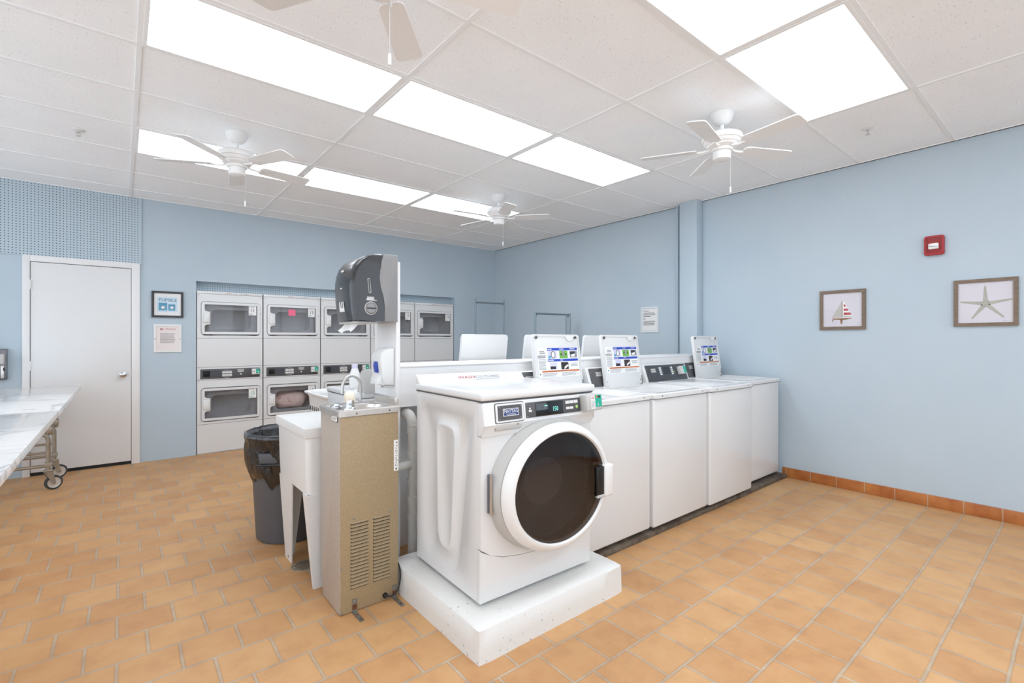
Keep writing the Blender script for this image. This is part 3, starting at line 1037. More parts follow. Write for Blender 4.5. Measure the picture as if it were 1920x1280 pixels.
def make_washer(front=True, lid_open=True, lid_x=.03, console_m='console_grey', lw=.232, ll=.425):
    t = thing('top_load_washer', '', 'washer')
    b = MB()
    b.box(0, WW, 0.004, WD, .03, .893, 'enamel', bev=.012, seg=3)
    b.build('cabinet', t)
    for x in (.05, WW - .05):
        for y in (.06, WD - .06):
            MB().cyl((x, y, 0), (x, y, .035), .018, 'rubber', 14).build('foot', t)
    # top with a dished rim around the tub opening
    top = MB()
    N = 64
    c = (WW / 2, .30)
    rect = [(-.002, -.006), (WW + .002, -.006), (WW + .002, WD), (-.002, WD)]
    ang = sorted([2 * PI * i / N for i in range(N)] + [math.atan2(p[1] - c[1], p[0] - c[0]) % (2 * PI) for p in rect])
    L = lambda poly, z: [(p[0], p[1], z) for p in by_angle(poly, c, ang)]
    o1 = rrect(-.002, WW + .002, -.006, WD, .012)
    o2 = rrect(.006, WW - .006, .002, WD - .006, .012)
    i1 = rrect(.05, WW - .05, .05, .535, .06)
    i2 = rrect(.075, WW - .075, .085, .52, .06)
    i3 = rrect(.11, WW - .11, .115, .505, .07)
    top.rings([L(o1, .893), L(o1, .918), L(o2, .925), L(i1, .925), L(i2, .907), L(i3, .905), L(i3, .80)], 'enamel', cap_last=False)
    top.rings([L(i3, .80), L(rrect(.14, WW - .14, .145, .48, .07), .80)], 'drum_steel', cap_last=True)
    top.box(.0, WW, -.0055, .01, .8905, .8935, 'seam')
    for x in (.085, WW - .085):
        top.lathe([(0, 0), (.006, 0), (.005, .002), (0, .003)], 'zinc', 10, T=rot_frame((x, -.006, .908), (1, 0, 0), (0, 0, 1)))
    top.build('top_panel', t)
    # lid, hinged at the back
    lt = math.radians(90 + 8)
    up = Vector((0, -math.cos(lt), math.sin(lt)))
    M = rot_frame((WW / 2 + lid_x, .525, .906), (1, 0, 0), up)
    if not lid_open:
        M = rot_frame((WW / 2 + lid_x, .525, .915), (1, 0, 0), (0, -1, 0)) @ Matrix.Scale(1, 4)
        M = Matrix.Translation((WW / 2 + lid_x, .525, .927)) @ Matrix.Rotation(PI, 4, 'Z')
    lid = MB(T=M)
    out = rrect(-lw, lw, 0, ll, .02)
    lid.prism(out, -.022, 0, 'enamel', bev=.006)
    if front and lid_open:
        # raised lip round the underside, screws, latch and hinge strips
        lid.plate(rrect(-lw + .002, lw - .002, .002, ll - .002, .018), [rrect(-lw + .012, lw - .012, .012, ll - .018, .014)], 0, .007, 'enamel')
        for x in (-.198, .192):
            lid.lathe([(0, 0), (.011, 0), (.011, .009), (.006, .01), (.006, .008), (0, .008)], 'steel_dark', 14, T=Matrix.Translation((x, .402, 0)))
        lid.prism([(.085, .412), (.175, .412), (.165, .388), (.145, .376), (.11, .376), (.095, .388)], 0, .012, 'plastic_white', bev=.003)
        lid.box(.222, .230, .015, .09, .002, .009, 'steel_dark')
        for x in (-.216, .212):
            for y in (.02, .055):
                lid.lathe([(0, 0), (.004, 0), (.004, .008), (0, .009)], 'zinc', 8, T=Matrix.Translation((x, y, 0)))
    lid = lid.build('lid', t)
    if front and lid_open:
        s = MB(T=M)
        instruction_sheet(s, Matrix.Translation((.004, .225, .0012)))
        s.build('instruction_sheet', lid, smooth=False)
    # console
    cs = MB()
    prof = [(.568, .90), (.572, .918), (.622, 1.066), (.632, 1.072), (WD, 1.06), (WD, .90)]
    cs.prism(prof, .012, WW - .012, 'enamel', axis='x', bev=.004)
    cs.build('console', t)
    a = Vector((.5712, .921))
    e = Vector((.6222, 1.066))
    Mc = rot_frame((0, .5715 - .0015, .919), (1, 0, 0), (0, .05, .148))
    if front:
        f = MB(T=Mc)
        hgt = .155
        f.box(.038, WW - .038, .003, hgt - .002, 0, .004, console_m, bev=.002)
        f.quad(.105, .175, .088, .122, 'plastic_grey', z=.0045)
        f.text('MAYTAG', .14, .105, .018, 'ink', z=.0048, align='CENTER')
        for x, y in ((.052, .118), (.06, .045), (WW - .052, .03), (WW - .055, .118)):
            f.lathe([(0, 0), (.0045, 0), (.003, .003), (0, .0035)], 'zinc', 8, T=Matrix.Translation((x, y, .004)))
        f.quad(.215, .475, .03, .138, 'console_navy', z=.0046)
        f.quad(.29, .385, .062, .132, 'display_black', z=.005)
        for q in range(4):
            f.quad(.228, .262, .06 + q * .019, .074 + q * .019, 'key_white', z=.005)
            f.quad(.408, .438, .06 + q * .019, .074 + q * .019, 'key_white', z=.005)
        f.quad(.447, .457, .075, .09, 'key_green', z=.005)
        f.build('control_panel', t)
        cb = MB(T=Mc)
        cb.box(.505, .605, .05, .125, .004, .04, 'plastic_grey', bev=.005)
        cb.quad(.513, .553, .058, .118, 'plastic_white', z=.0405)
        cb.quad(.556, .6, .06, .12, 'teal', z=.0405)
        cb.lines(.518, .545, .095, .112, 2, 'ink_red', z=.0408)
        cb.lines(.518, .545, .065, .088, 3, 'ink_light', z=.0408)
        cb.build('card_reader', t)
    return t

KERB = 0.032
GW = 'top-load washers in the front row'
fr0 = make_washer(True)
fr0.matrix_basis = Matrix.Translation((2.046, 1.882, KERB))
fr0['label'] = 'white top-load washer with open lid, directly behind the front-load washer'
fr0['group'] = GW
copy_tree(fr0, 'white top-load washer with open lid, second from the front-load washer', Matrix.Translation((2.748, 1.866, KERB)), GW)
w3 = make_washer(True, lid_open=False, console_m='console_navy')
w3.matrix_basis = Matrix.Translation((3.450, 1.850, KERB))
w3['label'] = 'white top-load washer with closed lid and its dark control panel in full view'
w3['group'] = GW
copy_tree(fr0, 'white top-load washer with open lid, last in the row beside the blue wall', Matrix.Translation((4.196, 1.93, KERB)), GW)
GB = 'top-load washers behind the half wall'
bk0 = make_washer(False, lid_x=0, lw=.212, ll=.46)
bk1 = make_washer(False, lid_x=.085, lw=.212, ll=.46)
HWY0, HWY1 = 2.545, 2.845         # the half wall between the two rows
def turned(x1, y):
    return Matrix.Translation((x1, y, 0)) @ Matrix.Rotation(PI, 4, 'Z')
BKY = HWY1 + .01 + WD
bk0.matrix_basis = turned(2.464, BKY)
bk0['label'] = 'white washer behind the half wall with its plain lid raised below the taller rack'
bk0['group'] = GB
copy_tree(bk1, 'white washer behind the half wall, raised lid just left of the first instruction lid', turned(3.157, BKY), GB)
bk1.matrix_basis = turned(3.852, BKY)
bk1['label'] = 'white washer behind the half wall, raised lid showing between two instruction lids'
bk1['group'] = GB

# kerb and half wall
k = MB()
k.box(2.042, XR - .002, 1.885, 2.60, 0, KERB, 'concrete_dark', bev=.004)
tag(k.build('concrete_kerb'), 'low dark concrete kerb under the row of top-load washers', 'kerb')
hw = MB()
HWX1 = XR - .127
hw.box(1.243, HWX1, HWY0, HWY1, .93, 1.160, 'trim_white')
hw.box(1.75, HWX1, HWY0, HWY1, 0, .93, 'trim_white')
hw.box(1.243, 1.75, HWY1 - .03, HWY1, 0, .93, 'trim_white')
hw.box(1.238, HWX1, HWY0 - .008, HWY1 + .008, 1.160, 1.172, 'enamel_matt', bev=.002)
o = hw.build('half_wall')
struct(o)
o.name = 'trim_2'

# ------------------------------------------------------------------ plinth and front-load washer
PLZ = 0.145
b = MB()
prof = rrect(1.118, 2.034, 1.575, 2.40, .03, 4)
N = 80
cc = (1.576, 1.99)
ang = sorted([2 * PI * i / N + .01 for i in range(N)] + [math.atan2(y_ - cc[1], x_ - cc[0]) % (2 * PI) for x_ in (1.12, 2.032) for y_ in (1.579, 2.40)])
L = lambda poly, z: [(p[0] + random.uniform(-.0012, .0012), p[1] + random.uniform(-.0012, .0012), z) for p in by_angle(poly, cc, ang)]
b.rings([L(rrect(1.116, 2.036, 1.575, 2.40, .012), 0), L(rrect(1.117, 2.035, 1.577, 2.40, .012), .05), L(rrect(1.118, 2.034, 1.578, 2.40, .012), PLZ - .008),
         L(rrect(1.126, 2.026, 1.586, 2.395, .03), PLZ - .001), [(p[0], p[1], PLZ - .001) for p in by_angle(rrect(1.2, 1.95, 1.65, 2.3, .04), cc, ang)]], 'painted_concrete')
tag(b.build('concrete_plinth', sharp=50), 'white painted chipped concrete plinth under the front-load washer', 'plinth')

FW_ = thing('front_load_washer', 'white front-load washer with round dark glass door on a white plinth', 'washer', (1.213, 1.708, PLZ), math.radians(-1.6))
FWW, FWD, B0 = .692, .605, PLZ
zz = lambda w: w - B0              # heights below are measured from the room floor
# cabinet with the embossed side
b = MB()
b.box(.018, FWW, .02, FWD, zz(.163), zz(1.046), 'enamel', bev=.006)
rect = [(.02, zz(.163)), (FWD, zz(.163)), (FWD, zz(1.046)), (.02, zz(1.046))]
cpt = (.31, zz(.60))
N = 72
ang = sorted([2 * PI * i / N + .003 for i in range(N)] + [math.atan2(p[1] - cpt[1], p[0] - cpt[0]) % (2 * PI) for p in rect])
def ringx(poly, x):
    return [(x, p[0], p[1]) for p in by_angle(poly, cpt, ang)]
def trap(pts, r):
    return rpoly([(y - 1.703, zz(z)) for y, z in pts], r)
def grow(pts, d):
    cy_ = sum(p[0] for p in pts) / len(pts)
    cz_ = sum(p[1] for p in pts) / len(pts)
    return [(p[0] + d * (1 if p[0] > cy_ else -1), p[1] + d * (1 if p[1] > cz_ else -1)) for p in pts]
oo = [(1.768, .972), (2.25, .985), (2.212, .228), (1.885, .215)]
ii = [(1.905, .905), (2.098, .912), (2.085, .305), (1.95, .30)]
b.rings([ringx(rect, 0), ringx(trap(oo, .06), 0), ringx(trap(grow(oo, -.010), .055), .014), ringx(trap(grow(ii, .014), .06), .014), ringx(trap(ii, .055), .001), ringx(trap(grow(ii, -.014), .045), .001), ringx(trap(grow(ii, -.022), .04), .008)], 'enamel')
b.rings([ringx(rect, 0), ringx([(p[0], p[1]) for p in rect], .02)], 'enamel', cap_last=False)
b.build('cabinet', FW_, sharp=60)
for x in (.05, FWW - .05):
    for y in (.08, FWD - .06):
        MB().cyl((x, y, 0), (x, y, .02), .02, 'rubber', 14).build('foot', FW_)
# front panel with the round door opening, slightly bowed seam above the toe panel
DCX, DCZ = .388, zz(.632)
def ell(rx, rz, n=64, cx=DCX, cz=DCZ):
    return [(cx + rx * math.cos(2 * PI * i / n), cz + rz * math.sin(2 * PI * i / n)) for i in range(n)]
seam = [(0.0, zz(.400)), (.05, zz(.366)), (.12, zz(.342)), (.22, zz(.325)), (.35, zz(.316)), (.50, zz(.322)), (FWW, zz(.345))]
front = [(0, zz(.892)), *seam, (FWW, zz(.892))]
b = MB().plate(front, [ell(.288, .262)], -.008, .02, 'enamel', axis='y')
b.build('front_panel', FW_)
toe = [(0.0, zz(.163)), (FWW, zz(.163)), (FWW, zz(.342))] + [(x, z - .004) for x, z in seam[::-1]][1:]
b = MB().prism(toe, -.004, .02, 'enamel', axis='y', bev=.003)
b.build('toe_panel', FW_)
# top
b = MB().box(-.012, FWW + .014, -.03, FWD + .005, zz(1.051), zz(1.089), 'enamel', bev=.013, seg=4)
b.prism([(FWD - .05, zz(1.085)), (FWD - .02, zz(1.125)), (FWD + .004, zz(1.13)), (FWD + .004, zz(1.085))], -.008, FWW + .01, 'enamel', axis='x', bev=.006)
b.box(-.004, FWW + .006, -.015, FWD, zz(1.045), zz(1.052), 'seam')
Tm = rot_frame((0, FWD - .0514, zz(1.0862)), (1, 0, 0), (0, .03, .040))
b.text('WASH', .235, .026, .026, 'ink_red', T=Tm, sx=1.5)
b.text('ICG MG', .345, .026, .024, 'ink_light', T=Tm, sx=1.3)
b.lines(.455, .52, .016, .034, 2, 'ink_light', T=Tm, ragged=.05)
b.lines(.345, .52, .006, .012, 1, 'ink_light', T=Tm, ragged=.05)
b.build('top_panel', FW_)
# control fascia
b = MB()
fas = [(.02, zz(1.045)), (-.024, zz(1.043)), (-.034, zz(.955)), (-.036, zz(.944)), (-.022, zz(.925)), (-.014, zz(.893)), (.02, zz(.893))]
b.prism(fas, -.003, FWW + .003, 'enamel', axis='x', bev=.008, seg=3)
b.build('control_fascia', FW_)
Tf = rot_frame((0, -.0355, zz(.950)), (1, 0, 0), (0, .010, .088))
d_ = MB(T=Tf)
d_.plate(rrect(.058, .222, -.002, .088, .008), [rrect(.061, .219, .001, .085, .007)], -.002, .0006, 'seam')
d_.prism(rrect(.062, .218, .002, .084, .007), -.004, .004, 'enamel')
dd = d_.build('detergent_drawer', FW_)
pl = MB(T=Tf)
pl.box(.072, .208, .010, .076, .004, .0055, 'console_grey')
pl.prism([(.1, .028), (.187, .028), (.187, .061), (.1, .061)], .0055, .007, 'key_white')
pl.quad(.103, .184, .031, .058, 'navy', z=.0073)
pl.text('MAYTAG', .1435, .048, .021, 'paper', z=.0078, align='CENTER', sx=.92)
pl.text('COMMERCIAL', .1435, .0355, .0085, 'paper', z=.0078, align='CENTER')
for x in (.08, .2):
    for y in (.016, .07):
        pl.lathe([(0, 0), (.004, 0), (.003, .002), (0, .0025)], 'zinc', 10, T=Matrix.Translation((x, y, .0055)))
pl.build('name_plate', dd)
pk = MB().box(.062, .218, -.030, .0, zz(.912), zz(.942), 'plastic_grey', bev=.012, seg=3)
pk.box(.185, .194, -.0312, -.029, zz(.934), zz(.939), 'black')
pk.build('drawer_grip', dd)
p = MB(T=Tf)
p.box(.234, .588, .008, .078, 0, .003, 'console_grey', bev=.001)
p.box(.292, .466, .01, .074, .003, .006, 'display_black', bev=.001)
p.text('150', .395, .036, .03, 'digit_teal', z=.0064, align='LEFT', sx=.85)
p.quad(.345, .365, .054, .057, 'digit_teal', z=.0064)
p.quad(.318, .338, .046, .048, 'ink', z=.0064)
p.quad(.25, .268, .034, .044, 'key_white', z=.0034)
p.quad(.253, .262, .046, .054, 'key_white', z=.0034)
for i in range(3):
    p.box(.486 + i * .029, .512 + i * .029, .053, .068, .003, .0042, 'key_white')
for i in range(2):
    p.box(.488 + i * .026, .511 + i * .026, .026, .038, .003, .0042, 'key_white')
p.lathe([(0, 0), (.008, 0), (.008, .002), (0, .002)], 'key_green', 20, T=Matrix.Translation((.561, .035, .003)))
for y in (.014, .072):
    p.lathe([(0, 0), (.004, 0), (.003, .002), (0, .0025)], 'zinc', 10, T=Matrix.Translation((.241, y, .003)))
p.build('control_panel', FW_)
cb = MB(T=Tf)
cb.box(.588, .702, .008, .088, 0, .05, 'plastic_grey', bev=.006)
cb.quad(.618, .648, .016, .082, 'plastic_white', z=.0504)
cb.quad(.65, .697, .024, .084, 'teal', z=.0504)
cb.disc(.662, .074, .006, .006, 'orange', z=.0508)
cb.quad(.672, .688, .068, .08, 'photo_dark', z=.0508)
cb.text('$', .67, .036, .016, 'paper', z=.0508, align='CENTER')
cb.lines(.622, .645, .066, .078, 2, 'ink_red', z=.0508)
cb.lines(.622, .645, .022, .058, 5, 'ink_light', z=.0508)
cb.build('card_reader', FW_)
# door
Td0 = Matrix.Translation((DCX, 0, DCZ)) @ Matrix.Rotation(PI / 2, 4, 'X') @ Matrix.Diagonal((1.12, 1, 1, 1))
Td = Matrix.Translation((0, -.052, 0)) @ Td0
b = MB(T=Td0)
b.lathe([(.262, -.02), (.285, -.01), (.310, .006), (.313, .012), (.306, .045), (.298, .075), (.26, .075)], 'plastic_grey', 72, caps=False)
b.build('door_gasket', FW_)  # cowl behind the door ring, its grey stands for the shaded recess
b = MB(T=Td)
b.lathe([(.255, .022), (.292, .022), (.298, .030), (.297, .040), (.290, .056), (.278, .070), (.268, .075), (.260, .075), (.256, .070), (.248, .045)], 'plastic_white', 72, caps=False)
door = b.build('door', FW_)
g = MB(T=Td)
g.lathe([(.258, .064), (.2, .072), (.12, .078), (0, .080)], 'glass_dark', 64, caps=False)
g.build('door_glass', door)
bowl = MB(T=Td)
bowl.lathe([(.246, .045), (.2, .02), (.17, -.03), (.13, -.07), (0, -.085)], 'glass_smoke', 56, caps=False)
bowl.build('glass_bowl', door)
h = MB()
hx = DCX + .268
h.box(hx + .000, hx + .062, -.142, -.05, DCZ - .095, DCZ + .063, 'plastic_white', bev=.010, seg=3)
h.box(hx - .052, hx + .003, -.1335, -.08, DCZ - .086, DCZ + .058, 'black', bev=.006)
h.box(hx - .050, hx + .006, -.1365, -.11, DCZ - .095, DCZ - .080, 'plastic_grey', bev=.004)
h.build('door_handle', door)
h = MB()
hx = DCX - .350
h.box(hx - .004, hx + .012, -.024, -.004, DCZ - .075, DCZ + .095, 'steel_dark', bev=.002)
h.cyl((hx - .002, -.034, DCZ - .08), (hx - .002, -.034, DCZ + .098), .006, 'chrome', 14)
h.build('door_hinge', door)
dm = MB(T=Td0)
dm.lathe([(.258, -.022), (.27, -.05), (.285, -.06), (.285, -.44), (.2, -.47), (0, -.475)], 'drum_dark', 56, caps=False)
dm.build('drum', FW_)
for q in range(3):
    a = 2 * PI * q / 3 + 1.1
    vb = MB(T=Td @ Matrix.Rotation(a, 4, 'Z'))
    vb.prism([(.285, -.03), (.235, -.012), (.235, .012), (.285, .03)], -.42, -.08, 'plastic_grey', bev=.006)
    vb.build('drum_vane', FW_)
lump('laundry_load', 'dark grey laundry behind the round glass of the front-load washer', (1.213 + DCX, 1.708 + .25, .51), (.20, .15, .12), 'laundry_grey', 8, 'laundry')

# ------------------------------------------------------------------ post board, towel and soap dispensers
t = MB().box(1.216, 1.242, HWY0 - .010, 2.835, 0, 1.765, 'trim_white', bev=.004)
tag(t.build('post_board'), 'tall white board standing at the end of the half wall behind the sink', 'board')

TDY0, TDY1 = 2.512, 2.80
t = thing('towel_dispenser', 'smoked black paper towel dispenser mounted high on the white board', 'towel dispenser', (1.215, 2.66, 1.418))
hs = MB(t)
spl = [(1.135, 1.420), (1.137, 1.50), (1.128, 1.56), (1.112, 1.61), (1.104, 1.66), (1.108, 1.71), (1.122, 1.755), (1.125, 1.797)]
hs.prism([(1.215, 1.42)] + [(1.215, 1.797)] + spl[::-1], TDY0 - .003, TDY1 + .003, 'dispenser_grey', axis='y', bev=.006)
hs.build('back_housing', t)
prof = [(1.135, 1.420), (.975, 1.425), (.966, 1.47), (.960, 1.53), (.955, 1.59), (.956, 1.64), (.964, 1.685), (.980, 1.725), (1.006, 1.758), (1.042, 1.781), (1.085, 1.793), (1.125, 1.797)] + spl[::-1][1:-1]
b = MB(t)
# the cover bulges in the middle: sections along y
cen = Vector((1.12, 1.6))
secs = []
for f, y in ((.90, TDY0), (.955, TDY0 + .006), (.975, TDY0 + .02), (.99, TDY0 + .06), (1.0, 2.656), (.99, TDY1 - .06), (.975, TDY1 - .02), (.955, TDY1 - .006), (.90, TDY1)):
    ff = 1 if f > .97 else f
    bul = 0.012 * (1 - ((y - 2.656) / .144) ** 2)
    lp = []
    for x, z in prof:
        k = max(0, min(1, (1.125 - x) / .15))
        lp.append((x - bul * k + (1 - ff) * .12 * k, y, z + (-(1 - ff) * .12 if z > 1.72 else 0)))
    secs.append(lp)
b.rings(secs, 'dispenser_dark', cap_first=True)
cover = b.build('cover', t, sharp=26)
b = MB(t)
Tm = rot_frame((0, TDY0 - .0012, 0), (1, 0, 0), (0, 0, 1))
ring = lambda cx, cz, r: [(cx + r * math.cos(2 * PI * i / 32), cz + r * math.sin(2 * PI * i / 32)) for i in range(32)]
b.lathe([(.036, 0), (.036, .004), (.032, .005)], 'plastic_grey', 32, caps=False, T=rot_frame((1.055, TDY0, 1.492), (1, 0, 0), (0, 0, 1)))
b.lathe([(.031, 0), (.031, .003), (.026, .009), (0, .010)], 'dispenser_grey', 32, T=rot_frame((1.055, TDY0, 1.492), (1, 0, 0), (0, 0, 1)))
b.box(1.03, 1.08, TDY0 - .013, TDY0 - .006, 1.488, 1.496, 'dispenser_dark', bev=.002)
b.build('feed_knob', t)
b = MB(t)
rs = rpoly([(1.036, 1.655), (1.050, 1.655), (1.058, 1.575), (1.044, 1.575)], .006)
cx_, cz_ = 1.047, 1.615
b.plate(rs, [[(cx_ + (p[0] - cx_) * .68, cz_ + (p[1] - cz_) * .93) for p in rs]], TDY0 - .0015, TDY0, 'plastic_grey', axis='y')
b.prism([(cx_ + (p[0] - cx_) * .68, cz_ + (p[1] - cz_) * .93) for p in rs], TDY0 - .0008, TDY0, 'black_gloss', axis='y')
b.build('level_window', t)
b = MB(t)
for i in range(3):
    b.quad(1.03 + i * .002, 1.075 - i * .001, 1.535 + i * .0075, 1.5395 + i * .0075, 'plastic_white', T=Tm)
b.quad(1.075, 1.09, 1.535, 1.538, 'plastic_white', T=Tm)
# marks on the front, facing the room
Fm = rot_frame((.9195, 0, 0), (0, -1, 0), (0, 0, 1))
def front_mark(pts, z0):
    x = {1.69: .9515, 1.61: .9425}.get(z0, .95)
    b.raw([(x, p[0], p[1]) for p in pts], [tuple(range(len(pts)))], 'plastic_white')
front_mark([(2.635, 1.695), (2.675, 1.695), (2.675, 1.705), (2.635, 1.705)], 1.69)
front_mark([(2.635, 1.60), (2.665, 1.60), (2.665, 1.606), (2.635, 1.606)], 1.61)
b.build('print', cover, smooth=False)
b = MB(t)
x = .9525
hp = [(2.622, 1.475), (2.700, 1.475), (2.700, 1.49), (2.694, 1.53), (2.678, 1.53), (2.676, 1.495), (2.668, 1.495), (2.668, 1.53), (2.652, 1.53), (2.650, 1.495), (2.642, 1.495), (2.642, 1.53), (2.628, 1.53)]
b.raw([(x - (z - 1.475) * .1, y, z) for y, z in hp], [tuple(range(len(hp)))], 'plastic_white')
b.build('print', cover, smooth=False)
b = MB(t)
b.box(.975, 1.10, TDY0 + .02, TDY1 - .02, 1.408, 1.421, 'plastic_grey', bev=.003)
b.build('tear_bar', t)
b = MB(t)
pw = []
NN = 16
lo, hi = [], []
vs, fs = [], []
rows = [(1.005, 1.425), (.995, 1.40), (.975, 1.378), (.955, 1.362)]
for r_, (x, z) in enumerate(rows):
    for i in range(NN + 1):
        y = 2.545 + i * .2 / NN
        zz_ = z + (.006 if (r_ == 3 and i % 2) else 0) + .008 * math.sin(i * .45)
        vs.append((x + .006 * math.sin(i * .6), y, zz_))
for r_ in range(3):
    for i in range(NN):
        a = r_ * (NN + 1) + i
        fs.append((a, a + 1, a + NN + 2, a + NN + 1))
n0 = len(vs)
vs2 = vs + [(x - .0012, y, z - .0012) for x, y, z in vs]
fs2 = fs + [tuple(n0 + q for q in f[::-1]) for f in fs]
b.raw(vs2, fs2, 'paper')
b.build('paper_towel', t)

t = thing('soap_dispenser', 'white soap dispenser with a blue button, below the towel dispenser', 'soap dispenser', (1.215, 2.63, 1.05))
b = MB(t)
pr = [(1.215, 1.055), (1.150, 1.06), (1.142, 1.10), (1.135, 1.17), (1.128, 1.215), (1.135, 1.242), (1.152, 1.262), (1.18, 1.272), (1.215, 1.272)]
b.prism(pr, 2.55, 2.69, 'plastic_white', axis='y', bev=.014, seg=3)
b.build('body', t)
b = MB(t)
b.prism([(1.155, 1.062), (1.118, 1.068), (1.122, 1.10), (1.143, 1.125)], 2.565, 2.675, 'plastic_white', axis='y', bev=.006)
b.build('push_cover', t)
b = MB(t)
b.prism([(1.137, 1.13), (1.129, 1.135), (1.122, 1.17), (1.126, 1.195), (1.134, 1.195)], 2.597, 2.642, 'blue_button', axis='y', bev=.003)
b.build('push_button', t)
b = MB(t)
b.cyl((1.17, 2.615, 1.06), (1.17, 2.615, 1.045), .012, 'plastic_grey', 14)
b.box(1.155, 1.212, 2.555, 2.575, 1.049, 1.057, 'plastic_grey', bev=.002)
b.build('nozzle', t)

# ------------------------------------------------------------------ drinking fountain
FX0, FX1, FY0, FY1 = .802, 1.104, 2.283, 2.562
t = thing('drinking_fountain', 'tan metal drinking fountain with louvred side and steel basin on top', 'drinking fountain', (.95, 2.42, 0))
b = MB(t)
b.prism([(FY0, .004), (FY1 - .03, .004), (FY1 - .03, .095), (FY1, .10), (FY1, .956), (FY0, .956)], FX0 + .003, FX1, 'fountain_front', axis='x', bev=.003)
b.build('cabinet', t)
b = MB(t)
b.box(FX0 + .006, FX1 + .001, FY0 - .003, FY0 + .004, .006, .955, 'fountain_tan', bev=.002)
for x, z in ((.874, .452), (1.062, .445), (.811, .225), (.812, .012), (1.06, .005 + .02)):
    b.lathe([(0, 0), (.006, 0), (.004, .003), (0, .0035)], 'zinc', 10, T=rot_frame((x, FY0 - .003, z), (1, 0, 0), (0, 0, 1)))
b.build('side_panel', t)
for x0, x1 in ((.856, .946), (.970, 1.059)):
    lv = MB(t)
    n_l = 19
    for i in range(n_l):
        z = .118 + i * (.428 - .118) / (n_l - 1)
        lv.box(x0, x1, FY0 - .0034, FY0 - .0028, z - .0045, z + .003, 'black')
        lv.prism([(FY0 - .003, z + .0095), (FY0 - .0085, z + .0055), (FY0 - .0095, z + .0015), (FY0 - .008, z + .0015), (FY0 - .006, z + .0045), (FY0 - .003, z + .007)], x0 + .002, x1 - .002, 'fountain_tan', axis='x')
    lv.build('vent_louvre', t)
b = MB(t)
Tm = rot_frame((0, FY0 - .0042, 0), (0, 0, 1), (-1, 0, 0))     # print runs upward
b.box(1.0805, 1.1055, FY0 - .004, FY0 - .0028, .648, .806, 'paper')
for i in range(9):
    b.lines(.672 + i * .0125, .682 + i * .0125, -1.101 + (i % 2) * .003, -1.086 - (i % 3) * .002, 2, 'ink', T=Tm, ragged=.5)
b.disc(.793, -1.096, .004, .004, 'ink', T=Tm)
b.disc(.658, -1.093, .005, .005, 'ink', T=Tm)
b.build('warning_strip', t, smooth=False)
b = MB(t)
Tm = rot_frame((FX0 + .0025, 0, 0), (0, -1, 0), (0, 0, 1))
b.prism(rrect(-2.389, -2.303, .921, .951, .012), 0, .003, 'frame_black', T=Tm)
b.prism(rrect(-2.386, -2.306, .924, .948, .010), .003, .004, 'paper', T=Tm)
b.text('ELKAY', -2.346, .936, .017, 'ink', z=.0044, align='CENTER', T=Tm)
b.build('maker_badge', t)
# basin top
b = MB(t)
N = 64
cc = ((FX0 + FX1) / 2, (FY0 + FY1) / 2)
o1 = [(FX0 - .006, FY0 - .008), (FX1 + .012, FY0 - .008), (FX1 + .012, FY1 + .006), (FX0 - .006, FY1 + .006)]
ang = sorted([2 * PI * i / N + .005 for i in range(N)] + [math.atan2(p[1] - cc[1], p[0] - cc[0]) % (2 * PI) for p in o1])
sc_ = lambda d: rrect(FX0 - .006 + d, FX1 + .012 - d, FY0 - .008 + d, FY1 + .006 - d, max(.006, .01 - d))
L = lambda poly, z: [(p[0], p[1], z) for p in by_angle(poly, cc, ang)]
b.rings([L(sc_(0), .950), L(sc_(0), .974), L(sc_(.006), .980), L(sc_(.016), .980), L(sc_(.022), .974), L(sc_(.028), .972),
         [(cc[0] + .03 + .10 * math.cos(a), cc[1] + .095 * math.sin(a), .970) for a in ang],
         [(cc[0] + .03 + .06 * math.cos(a), cc[1] + .06 * math.sin(a), .935) for a in ang],
         [(cc[0] + .03 + .02 * math.cos(a), cc[1] + .02 * math.sin(a), .932) for a in ang]], 'steel')
for x in (.885, 1.055):
    b.lathe([(0, 0), (.005, 0), (.004, .003), (0, .0035)], 'steel_dark', 10, T=rot_frame((x, FY0 - .008, .962), (1, 0, 0), (0, 0, 1)))
bt = b.build('basin_top', t)
b = MB(t)
b.prism([(FX1 + .012, .974), (FX1 - .004, .976), (FX1 - .012, 1.012), (FX1 - .006, 1.022), (FX1 + .006, 1.020), (FX1 + .012, 1.008)], FY0 + .012, FY1, 'steel', axis='y', bev=.003)
b.build('splash_back', t)
b = MB(t)
bx, by = .868, 2.322
b.lathe([(.03, .975), (.028, .985), (.022, .99), (.021, 1.005), (.023, 1.03), (.019, 1.044), (0, 1.046)], 'chrome', 24, T=Matrix.Translation((bx, by, 0)))
b.build('bubbler', t)
b = MB(t)
b.lathe([(.0235, 1.024), (.026, 1.03), (.026, 1.052), (.02, 1.063), (.010, 1.068), (0, 1.069)], 'plastic_ivory', 24, T=Matrix.Translation((bx, by, 0)))
b.prism([(bx - .02, 1.012), (bx + .02, 1.012), (bx + .025, 1.03), (bx - .025, 1.03)], by - .014, by + .014, 'plastic_ivory', axis='y', bev=.003)
b.build('mouth_guard', t)
b = MB(t)
b.lathe([(.034, .978), (.034, .984), (.026, .988), (0, .989)], 'chrome', 28, T=Matrix.Translation((.845, 2.43, 0)))
b.lathe([(.02, .988), (.018, .998), (0, 1.0)], 'chrome', 24, T=Matrix.Translation((.845, 2.43, 0)))
b.build('push_valve', t)
